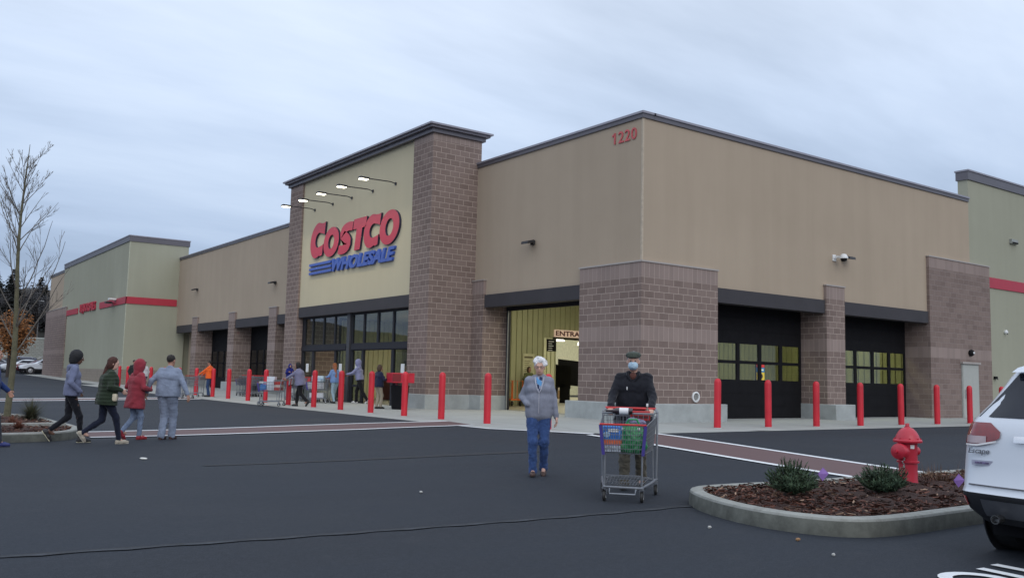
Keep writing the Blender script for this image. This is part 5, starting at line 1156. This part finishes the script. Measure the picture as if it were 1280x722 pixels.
person('person in a dusty red hooded coat, jeans and red shoes with the hood up',gl(-14.86,-1.05),dirRF(.75,1),1.55,('coat_red',(.26,.035,.050),-.22,1.16,'cloth','up',1.18),('jeans_pale',1.,(.17,.22,.32),.95,'denim'),('shoes_red',(.28,.02,.03),(.3,.05,.05)),'pale',None,.013,lean=.06,feet=((-.07,-.24,.10),(.07,.10,0)),hands=((-.23,.18,.12,'hide'),(.20,.26,.16,'hide')),female=True,toe=(.8,0),nod=-.1)
person('man in a pale grey sweatshirt and grey sweatpants seen from behind, arms out',gl(-14.30,-1.28),dirRF(.12,1),1.68,('sweatshirt_grey',(.22,.26,.35),-.02,1.0,'sweat',None,1.12),('sweatpants_grey',1.,(.22,.26,.35),1.16,'sweat'),('slides_dark',(.05,.025,.022),(.1,.05,.05)),'tan',('hair_darkbrown',(.018,.014,.012),'short'),.013,lean=.03,feet=((-.07,-.05,.0),(.06,.14,0)),hands=((-.43,-.08,.03),(.44,-.02,.0)),build=1.12,turn=-.15,toe=(0.,0))
person('passer by in a blue jacket cut off by the left edge of the photo',gl(-17.50,-1.92),dirRF(1,.2),1.72,('jacket_royal',(.015,.035,.13),-.05,1.05,'cloth',None,1.1),('trousers_charcoal',1.,(.03,.035,.045),1.05),('shoes_blue',(.02,.03,.14),(.03,.03,.06)),'tan',('hair_black2',(.012,.010,.010),'short'),.014,lean=.05,feet=((-.07,-.28,.08),(.07,.24,0)),hands=((-.22,.25,.05),(.26,-.2,.02)),toe=(.7,0))

# ------------------------------------------------------------------ shopping trolleys
CSt=mat('cart_steel',(.23,.245,.27),.4,.6,var=.1,vs=10); CRd=mat('cart_red',(.50,.03,.03),.4); CPu=mat('cart_bumper_violet',(.075,.06,.28),.45,var=.06); CBl=mat('caster_black',(.02,.02,.02),.6)
def trolley(fine=True,bump_c=None):
    r=thing('shopping_trolley','','trolley'); wr=.0036 if fine else .006; n=5 if fine else 3
    # corner points of the basket, z bottom .56, top .92 ; y forward
    bl=lambda y:(.245+(.5-y)*-.0,); 
    def W(y,z): f=(y+.45)/.95; return (.295-.045*f)-(.92-z)*.09
    b=MB(); 
    b.tube([(-.335,-.46,.19),(-.29,-.1,.175),(-.215,.40,.165),(.215,.40,.165),(.29,-.1,.175),(.335,-.46,.19)],.016,8)
    b.tube([(-.15,.42,.15),(-.145,.47,.10),(.145,.47,.10),(.15,.42,.15)],.011,7); b.tube([(-.325,-.40,.19),(.325,-.40,.19)],.012,6); b.build('base_frame',CSt,r)
    for sx in (-1,1):
        [MB().tube(P_,r_,7).build('upright',CSt,r) for P_,r_ in (([(sx*.332,-.44,.19),(sx*.335,-.45,.60),(sx*.338,-.50,1.0),(sx*.31,-.54,1.035)],.014),([(sx*.30,-.34,.19),(sx*.29,-.34,.56)],.010),([(sx*.215,.36,.17),(sx*.215,.36,.56)],.012))]
    b=MB(); b.tube([(-.315,-.545,1.04),(.315,-.545,1.04)],.017,10); b.build('handle',CRd,r)
    # basket wires
    def side(P0,P1,P2,P3,nu,nv,name,m=CSt,rim=True):
        b=MB(); P0,P1,P2,P3=[Vector(p) for p in (P0,P1,P2,P3)]
        for i in range(nu+1):
            u=i/nu; b.tube([P0.lerp(P1,u),P3.lerp(P2,u)],wr,n,cap=False)
        for j in range(nv+1):
            v=j/nv; b.tube([P0.lerp(P3,v),P1.lerp(P2,v)],wr*(1.6 if j in (0,nv) else 1),n,cap=False)
        return b.build(name,m,r)
    k=1 if fine else .55
    z0,z1=.55,.87; wf0,wf1,wr0,wr1=.235,.268,.29,.33; yf0,yf1,yr=.40,.46,-.44
    side((-wf0,yf0,z0),(wf0,yf0,z0),(wf1,yf1,z1),(-wf1,yf1,z1),int(18*k),int(5*k)+1,'basket_front')
    side((-wr0,yr,z0),(wr0,yr,z0),(wr1,yr-.02,z1+.08),(-wr1,yr-.02,z1+.08),int(16*k),int(5*k)+1,'basket_back')
    for sx in (-1,1): side((sx*wr0,yr,z0),(sx*wf0,yf0,z0),(sx*wf1,yf1,z1),(sx*wr1,yr-.02,z1+.08),int(28*k),int(5*k)+1,'basket_side')
    side((-wr0,yr,z0),(wr0,yr,z0),(wf0,yf0,z0),(-wf0,yf0,z0),int(14*k),int(8*k),'basket_floor')
    side((-.25,-.38,.21),(.25,-.38,.21),(.20,.36,.19),(-.20,.36,.19),int(12*k),3,'lower_rack')
    side((-.20,.36,.19),(.20,.36,.19),(.20,.37,.30),(-.20,.37,.30),int(10*k),1,'rack_stop')
    b=MB(); b.tube([(-wf1,yf1,z1+.01),(wf1,yf1,z1+.01)],.012,7); b.build('front_rim',CRd,r)
    b=MB(); b.tube([(.33,-.50,1.0),(.31,-.20,.99),(-.31,-.20,.99),(-.33,-.50,1.0)],.009,6); b.tube([(-.31,-.20,.99),(-.30,-.2,.88)],.008,6); b.tube([(.31,-.20,.99),(.30,-.2,.88)],.008,6); b.build('seat_frame',CSt,r)
    side((-.28,-.21,.66),(.28,-.21,.66),(.31,-.20,.98),(-.31,-.20,.98),int(10*k),3,'seat_back')
    for sx in (-1,1):
        MB().prism([(sx*(wf0+.010),yf0-.035),(sx*(wf0+.012),yf0+.014),(sx*(wf0-.022),yf0+.016),(sx*(wf0-.024),yf0+.008),(sx*(wf0+.002),yf0+.006),(sx*(wf0+.0),yf0-.035)],lambda p:(p[0]-sx*.003,p[1]-.01,z0-.02),lambda p:(p[0]+sx*.030,p[1]+.055,z1)).build('corner_bumper',CPu,r)
    for (x,y) in ((-.215,.38),(.215,.38),(-.325,-.42),(.325,-.42)):
        w=MB().lathe([(.02,-.018),(.055,-.018),(.062,-.010),(.062,.010),(.055,.018),(.02,.018)],(x,y-.02,.062),(1,0,0),18).build('caster_wheel',CBl,r); MB().lathe([(.028,-.02),(.028,.02)],(x,y-.02,.062),(1,0,0),12).build('hub',WHITE,w)
        MB().prism([(-.03,.06),(.025,.06),(.03,.165),(-.03,.165)],lambda p:(x-.026,y-.01+p[0],p[1]),lambda p:(x-.022,y-.01+p[0],p[1])).prism([(-.03,.06),(.025,.06),(.03,.165),(-.03,.165)],lambda p:(x+.022,y-.01+p[0],p[1]),lambda p:(x+.026,y-.01+p[0],p[1])).box(x-.026,x+.026,y-.04,y+.02,.145,.165).build('caster_fork',CSt,r)
    return r
def rzof(d): return math.atan2(-d[0],d[1])
TF=trolley(True); TF.location=gl(cc.x,cc.y); TF.rotation_euler=(0,0,rzof(cartD)); tag(TF,'steel shopping trolley with violet corner bumpers pushed by the masked man','trolley','shopping trolleys')
Mc=Matrix.Translation(Vector(gl(cc.x,cc.y)))@Matrix.Rotation(rzof(cartD),4,'Z')
def incart(o,x,y,z,rot=0,M_=None):
    M2=(M_ or Mc)@Matrix.Translation((x,y,z))@Matrix.Rotation(rot,4,'Z'); o.matrix_world=M2; o.location=M2.to_translation(); o.rotation_euler=M2.to_euler(); return o
def goods(name,label,cat): return thing(name,label,cat)
# (cart x is mirrored in the picture: seen from the front, +x is image left)
g=goods('drink_multipack','blue and white shrink wrapped multipack with an orange band, low in the near trolley','package')
MB().box(-.085,.085,-.13,.13,.0,.27).build('wrap',mat('pack_blue',(.04,.20,.62),.25,coat=.4,var=.25,vs=14),g,bevel=.02)
MB().box(-.087,.087,.129,.134,.07,.12).build('band',mat('pack_orange',(.75,.16,.06),.35),g); MB().box(-.082,.08,.13,.136,.0,.065).build('clear_bottles',mat('pack_clear',(.5,.55,.62),.15,var=.5,vs=40,coat=.6),g)
MB().box(-.06,.03,.134,.137,.20,.235).build('logo',mat('pack_white',(.85,.87,.9),.4),g)
MB().lathe([(.03,0),(.03,.003)],(.045,.131,.175),(0,1,0),14).build('emblem',mat('pack_pale',(.45,.65,.85),.4),g)
incart(g,.135,.24,.565); g.scale=(1.3,1.1,1.12)
g=goods('grocery_bag','bright green plastic shopping bag filling the basket of the near trolley','bag')
v,f=sdf_mesh([('e',V3(0,0,.14),V3(.13,.13,.15),None),('e',V3(-.03,.05,.10),V3(.11,.09,.11),None),('c',V3(-.09,.08,.05),V3(.09,.08,.05),.05,.05)],.010,.03,wr=(.012,60)); np_obj('bag_body',[(v,f,mat('bag_green',(.02,.22,.07),.3,coat=.3,var=.3,vs=9,bst=.8,bs=22))],g)
b=MB(); b.tube([(-.08,.05,.26),(-.05,.08,.33),(.02,.08,.33),(.06,.05,.26)],.01,6); b.build('bag_handle',mat('bag_green2',(.03,.3,.1),.3),g); incart(g,-.085,.25,.56); g.scale=(1.25,1.05,1.15)
for i,(x,y) in enumerate(((.02,.33),(-.17,.33))):
    g=goods('glass_bottle','%s green glass bottle beside the green bag in the near trolley'%('left hand','right hand')[i],'bottle'); MB().lathe([(.03,0),(.036,.01),(.036,.15),(.014,.21),(.013,.25)]).build('bottle_glass',mat('green_glass',(.01,.12,.05),.08,coat=.8),g); MB().lathe([(.016,.245),(.016,.27)]).build('cap',WHITE,g); incart(g,x,y,.575)
g=goods('wine_bottle','dark bottle with a white label lying across the top of the near trolley','bottle'); MB().lathe([(.03,0),(.04,.01),(.04,.19),(.015,.26),(.014,.33)],(.0,0,.0),(1,0,0)).build('bottle_glass',mat('dark_glass',(.02,.01,.012),.1,coat=.8),g); MB().lathe([(.0412,.05),(.0412,.16)],(0,0,0),(1,0,0),20).build('label_band',WHITE,g); incart(g,-.06,-.15,1.015)
g=goods('wine_bottle','small pale capped bottle standing by the right handle of the near trolley','bottle'); MB().lathe([(.026,0),(.028,.01),(.028,.09),(.011,.13),(.011,.155)]).build('bottle_glass',mat('amber_glass',(.12,.05,.02),.1,coat=.8),g); MB().lathe([(.013,.15),(.014,.185)]).build('cap',WHITE,g); incart(g,-.22,-.36,.925)
g=goods('meat_tray','flat red package standing in the child seat of the near trolley','package'); MB().box(-.12,.12,-.03,.03,0,.12).build('tray',mat('tray_red',(.45,.03,.03),.35,var=.2,vs=12),g,bevel=.01); MB().box(-.1,.1,.03,.033,.03,.06).build('label_band',mat('label_dark',(.12,.02,.02),.4),g); incart(g,-.14,-.30,.90)
g=goods('paper_bag','grey purple crumpled bag on top of the green bag in the near trolley','bag'); v,f=sdf_mesh([('e',V3(0,0,.03),V3(.12,.08,.05),None),('e',V3(.05,.02,.06),V3(.06,.05,.04),None)],.009,.02,wr=(.010,90)); np_obj('bag_body',[(v,f,mat('bag_greypurple',(.14,.13,.22),.4,var=.4,vs=20,bst=.6))],g); incart(g,-.13,.20,.86)

TC=trolley(False); TC.location=gl(-6.5,13.45); hd=Vector((-.66,-.02)); 
def place_cart(o,x,y,d,label): o.location=gl(x,y,.008); o.rotation_euler=(0,0,rzof(d)); tag(o,label,'trolley','shopping trolleys'); o['group']='shopping trolleys'; return o
LFT=Vector(dirRF(-1,.05))
C1=place_cart(TC,-6.30,13.75,LFT,'laden trolley with blue and red cartons pushed by the woman with a dark shoulder bag')
C2=place_cart(dup(TC,(0,0,0)),-5.9,25.0,LFT,'empty grey trolley pushed by the shopper in orange')
C3=place_cart(dup(TC,(0,0,0)),-3.35,16.0,LFT,'laden trolley with a white and blue carton beside the shopper in light blue')
C4=place_cart(dup(TC,(0,0,0)),-7.2,22.4,Vector(dirRF(-.9,.4)),'grey trolley partly behind the man in grey sweats')
for i in range(7):
    place_cart(dup(TC,(0,0,0)),-3.0+.0*i,16.9+.42*i,Vector((0,1)),'%s trolley of the nested grey row parked behind the bollards'%('first','second','third','fourth','fifth','sixth','last')[i])['group']='nested grey trolleys'
for i in range(5):
    place_cart(dup(TC,(0,0,0)),-3.1,24.0+.42*i,Vector((0,1)),'%s trolley of the further nested row behind the shopper in orange'%('first','second','third','fourth','last')[i])['group']='nested grey trolleys beyond'
def cartM(o): return Matrix.Translation(o.location)@Matrix.Rotation(o.rotation_euler[2],4,'Z')
def carton(label,M_,x,y,z,sx,sy,sz,c,band=None,rot=0):
    g=goods('carton',label,'box'); MB().box(-sx/2,sx/2,-sy/2,sy/2,0,sz).build('box_body',mat('carton_%s'%('_'.join('%d'%(q*99) for q in c)),c,.5,var=.15,vs=9),g,bevel=.006)
    if band: MB().box(-sx/2-.003,sx/2+.003,-sy/2-.003,sy/2+.003,sz*.35,sz*.6).build('printed_band',mat('band_%s'%('_'.join('%d'%(q*99) for q in band)),band,.5),g)
    return incart(g,x,y,z,rot,M_)
M1=cartM(C1)
carton('tall white carton standing in the middle of the blue and red laden trolley',M1,0,-.02,.60,.28,.30,.52,(.62,.66,.72))
carton('blue carton with a dark band in front of the tall white carton',M1,.0,.26,.60,.40,.22,.22,(.05,.20,.55),(.1,.3,.7)); carton('red carton with white print at the child seat end of the laden trolley',M1,0,-.30,.60,.42,.24,.34,(.5,.04,.03),(.7,.6,.55)); carton('folded pale carton at the front top of the laden trolley',M1,0,.33,.84,.38,.16,.08,(.6,.62,.65))
M3=cartM(C3)
carton('large white carton with blue print tilted on the trolley by the shopper in light blue',M3,0,-.02,.88,.40,.5,.26,(.5,.62,.68),(.3,.45,.6)); carton('pale carton filling the basket below the white and blue carton',M3,0,.05,.59,.42,.7,.26,(.55,.56,.58)); carton('pale carton on the lower rack of the trolley by the glass doors',M3,0,.0,.22,.4,.6,.2,(.5,.52,.55)); carton('red carton at the front of the trolley by the glass doors',M3,0,.36,.88,.36,.12,.14,(.5,.04,.05))
# --- shoppers near the doors
person('shopper in an orange sweatshirt and jeans pushing an empty trolley along the far walk',gl(-5.25,24.45,.01),dirRF(-1,.1),1.74,('sweat_orange',(.80,.13,.025),-.02,1.,'cloth',None,1.12),('jeans_dark',1.,(.03,.06,.14),1.0,'denim'),('shoes_black',(.02,.02,.02)),'tan',('hair_black3',(.012,.01,.01),'short'),.022,feet=((-.08,-.05,0),(.08,.08,0)),hands=((-.2,.44,.14),(.2,.44,.14)),build=1.1)
person('woman in a lavender hoodie with dark shoulder bag pushing a laden trolley',gl(-5.45,12.95,.01),dirRF(-1,.05),1.68,('hoodie_lavender',(.20,.20,.30),-.08,1.02,'sweat',None,1.22),('skirt_black',.85,(.012,.012,.015),1.05),('shoes_black',(.02,.02,.02)),'tan',('hair_black4',(.012,.01,.01),'bob'),.02,lean=.16,feet=((-.07,-.34,.10),(.08,.14,0)),hands=((-.2,.52,.16),(.2,.52,.16)),female=True,build=1.18,toe=(.9,0),bag=((.02,.022,.05),-.06,.05,.12,.26,.22,.3))
person('child in a dark blue hooded coat sitting sideways on the laden trolley',gl(-5.72,13.38,.62),dirRF(.5,-.85),.98,('coat_deepblue',(.012,.018,.15),-.05,1.,'cloth','up',1.25),('trousers_pale',1.,(.34,.34,.38),1.),('shoes_black',(.02,.02,.02)),'tan',None,.02,feet=((-.09,.30,.30),(.09,.30,.26)),hands=((-.15,.25,.30),(.15,.25,.3)),female=True)
person('shopper in a light blue jacket with a rust beanie',gl(-3.0,15.1,.01),dirRF(-.8,.6),1.66,('jacket_lightblue',(.16,.26,.48),.0,1.,'cloth',None,1.1),('jeans_washed',1.,(.26,.36,.42),.95,'denim'),('shoes_black',(.02,.02,.02)),'tan',('hair_rust',(.30,.10,.04),'long'),.022,lean=.05,feet=((-.09,-.1,0),(.09,.14,0)),hands=((-.2,.36,.2),(.2,.36,.2)),hat='beanie')
person('tall shopper in a lavender hoodie with the hood up and black trousers',gl(-1.95,14.9,.01),dirRF(-1,.15),1.84,('hoodie_lilac',(.24,.25,.40),.04,1.,'sweat','up',1.08),('trousers_black',1.,(.010,.010,.012),1.05),('shoes_white',(.6,.6,.6),(.6,.6,.6)),'brown',None,.022,lean=.12,feet=((-.1,-.36,.06),(.1,.16,0)),hands=((-.18,.50,.22),(.18,.5,.22)),toe=(.8,0))
person('shopper in a navy jacket and tan trousers beside the litter bin',gl(-3.66,9.95,.01),dirRF(.7,.6),1.60,('jacket_navy',(.014,.018,.045),-.04,1.05,'cloth',None,1.12),('trousers_tan',1.,(.30,.26,.20),1.),('shoes_black',(.02,.02,.02)),'pale',('hair_brown',(.06,.035,.022),'bob'),.022,feet=((-.07,-.04,0),(.08,.06,0)),hands=((-.2,.24,.26),(.2,.3,.24)),female=True)
person('shopper in a beige coat inside the right exit doors',gl(1.4,17.0,.02),TOC,1.66,('coat_beige',(.30,.26,.18),-.1,1.05,'cloth',None,1.1),('trousers_dark',1.,(.02,.02,.02),1.),('shoes_black',(.02,.02,.02)),'tan',('hair_black',(.01,.01,.013),'bob'),.026)
person('shopper in black just inside the right exit doors',gl(2.3,16.3,.02),dirRF(.3,-1),1.76,('jacket_black2',(.012,.012,.014),-.1,1.05,'cloth',None,1.1),('trousers_dark',1.,(.02,.02,.02),1.),('shoes_black',(.02,.02,.02)),'brown',('hair_black',(.01,.01,.013),'short'),.026)
person('standing person in a dark coat near the end of the bollard row',gl(-6.9,32.3,.01),dirRF(.6,-.4),1.74,('coat_darkgrey',(.025,.03,.03),-.12,1.08,'cloth',None,1.15),('trousers_dark',1.,(.02,.02,.02),1.),('shoes_black',(.02,.02,.02)),'tan',('hair_black3',(.012,.01,.01),'short'),.026)
person('person in a white shirt next to the dark coated person by the far bollards',gl(-6.35,32.2,.01),dirRF(-.6,.2),1.68,('shirt_white',(.62,.63,.66),.0,1.,'shirt',None,1.08),('jeans_dark',1.,(.03,.06,.14),1.0,'denim'),('shoes_black',(.02,.02,.02)),'tan',('hair_brown',(.06,.035,.022),'short'),.026)
person('dark dressed person with white hair beyond the entrance opening',gl(14.6,21.2,.02),FD,1.74,('coat_black3',(.010,.010,.012),-.15,1.1,'cloth',None,1.15),('trousers_dark',1.,(.02,.02,.02),1.),('shoes_black',(.02,.02,.02)),'pale',('hair_white',(.72,.72,.74),'short'),.03)
person('black coated person left of the white haired one beyond the entrance opening',gl(13.3,20.6,.02),FD,1.70,('coat_black3',(.010,.010,.012),-.15,1.1,'cloth',None,1.15),('trousers_dark',1.,(.02,.02,.02),1.),('shoes_black',(.02,.02,.02)),'tan',('hair_black',(.01,.01,.013),'bob'),.03,hands=((-.2,.35,.3),(.2,.35,.3)))
person('person in mottled olive clothing in front of the tan poster inside the entrance',gl(4.95,12.15,.02),dirRF(.6,-1),1.72,('jacket_mottled',(.10,.11,.05),-.05,1.05,'sweat',None,1.1),('trousers_olive',1.,(.08,.08,.045),1.05),('shoes_black',(.02,.02,.02)),'tan',('hair_brown',(.06,.035,.022),'bob'),.024,hands=((-.2,.25,.3),(.2,.3,.35)))
# --- litter bin with red shelf, flat carts inside, small litter
t=thing('litter_bin','black litter bin with a bright red shelf top beside the glass doors','bin',gl(-3.1,9.35,.01),math.radians(-10))
MB().lathe([(.27,0),(.29,.02),(.33,.80),(.345,.82),(.345,.86),(.31,.86),(.30,.80)],n=28).build('bin_body',BLK,t); MB().box(-.42,.42,-.36,.38,.96,1.32).build('shelf_box',mat('shelf_red',(.55,.02,.04),.35),t,bevel=.01); MB().box(-.425,-.1,-.365,-.36,1.0,1.28).build('dark_slot',mat('slot_red',(.2,.01,.015),.5),t)
for sx in (-1,1): MB().tube([(sx*.3,0,.82),(sx*.3,0,.97)],.02,6).build('bracket',DGREY,t)
for i,(x,y) in enumerate(((3.95,12.0),(4.9,12.25))):
    t=thing('flat_cart','%s orange flat cart against the olive wall inside the entrance'%('nearer','farther')[i],'cart',(x,y,.18),math.radians(80),'orange flat carts'); OR=mat('cart_orange',(.65,.13,.02),.45)
    MB().box(-.5,.5,-.28,.28,.26,.31).build('deck',OR,t); 
    for sx in (-1,1): MB().tube([(sx*.48,-.26,.3),(sx*.48,-.26,1.1),(sx*.48,.26,1.1),(sx*.48,.26,.3)],.022,7).tube([(sx*.48,0,.3),(sx*.48,0,1.1)],.012,5).build('end_hoop',OR,t)
    for sx in (-.4,.4):
        for sy in (-.2,.2): MB().lathe([(.1,-.02),(.1,.02)],(sx,sy,.11),(0,1,0),14).build('wheel',CBl,t)
rr=random.Random(5)
def scrap(x,y,sz,c,label):
    t=thing('paper_scrap',label,'litter',gl(x,y,.004),rr.uniform(0,3)); v,f=sdf_mesh([('e',V3(0,0,.012),V3(sz,sz*.6,.014),None),('e',V3(sz*.7,0,.012),V3(sz*.5,sz*.5,.012),None)],max(.004,sz*.12),.01,wr=(.004,200)); np_obj('paper',[(v,f,mat('scrap_'+c[0],c[1],.8,var=.2))],t)
scrap(-15.71,-5.27,.07,('white',(.7,.7,.66)),'crumpled white paper lying alone on the asphalt behind the walkers')
for (px_,x,y,sz,lab) in ((0,-13.9,-10.6,.018,'pale scrap on the asphalt in front of the white haired woman'),(1,-12.75,-14.05,.015,'small pale scrap on the asphalt left of the right bed'),(2,-12.55,-14.9,.02,'small reddish scrap against the front of the right kerb'),(3,-12.9,-15.5,.012,'tiny pale scrap in front of the right kerb near the car')):
    scrap(x,y,sz,('brown',(.35,.2,.1)) if px_==2 else ('pale',(.5,.5,.48)),lab)

# ------------------------------------------------------------------ light and air
w=bpy.data.worlds.new('World'); sc.world=w; w.use_nodes=True; nt=w.node_tree; bg=nt.nodes['Background']
sky=nt.nodes.new('ShaderNodeTexSky'); sky.sky_type='NISHITA'; sky.sun_disc=False; sky.sun_elevation=math.radians(22); sky.sun_rotation=math.radians(200)
tc=nt.nodes.new('ShaderNodeTexCoord').outputs['Generated']
sp=nt.nodes.new('ShaderNodeSeparateXYZ'); nt.links.new(tc,sp.inputs[0])
zz=mth(nt,'ADD',mth(nt,'MAXIMUM',sp.outputs[2],0.),.16)
cb=nt.nodes.new('ShaderNodeCombineXYZ'); nt.links.new(mth(nt,'DIVIDE',sp.outputs[0],zz),cb.inputs[0]); nt.links.new(mth(nt,'DIVIDE',sp.outputs[1],zz),cb.inputs[1])
mp=nt.nodes.new('ShaderNodeMapping'); mp.inputs['Rotation'].default_value=(0,0,math.radians(35)); mp.inputs['Scale'].default_value=(.45,1.3,1); nt.links.new(cb.outputs[0],mp.inputs[0])
n1=noise(nt,mp.outputs[0],1.1,6,.55); n2=noise(nt,mp.outputs[0],.35,3,.5)
cl=ramp(nt,mth(nt,'ADD',mth(nt,'MULTIPLY',n1,.55),mth(nt,'MULTIPLY',n2,.45)),(.37,(3.4,4.05,5.2)),(.50,(4.85,5.6,6.95)),(.62,(6.1,6.8,8.0)))
el=ramp(nt,sp.outputs[2],(.0,(.52,.57,.66)),(.12,(.63,.68,.75)),(.21,(.80,.84,.88)),(.30,(.96,.98,.99)),(.38,(1.10,1.09,1.06)),(.6,(1.25,1.22,1.16)),(1.,(1.6,1.52,1.42)))
cl=mixc(nt,1.,cl,el,'MULTIPLY')
fin=mixc(nt,.93,sky.outputs[0],cl); nt.links.new(fin,bg.inputs[0]); bg.inputs[1].default_value=.145
s=bpy.data.lights.new('sun','SUN'); s.energy=.7; s.angle=math.radians(40); s.color=(1,.93,.84)
so=bpy.data.objects.new('sun',s); COL.objects.link(so); d=Vector((-.30,-.85,.42)).normalized(); so.rotation_euler=(-d).to_track_quat('-Z','Y').to_euler()
sc.view_settings.view_transform='Standard'; sc.view_settings.look='None'; sc.view_settings.exposure=0; sc.view_settings.gamma=1
sc.cycles.max_bounces=6; sc.cycles.transparent_max_bounces=12; sc.cycles.use_denoising=True
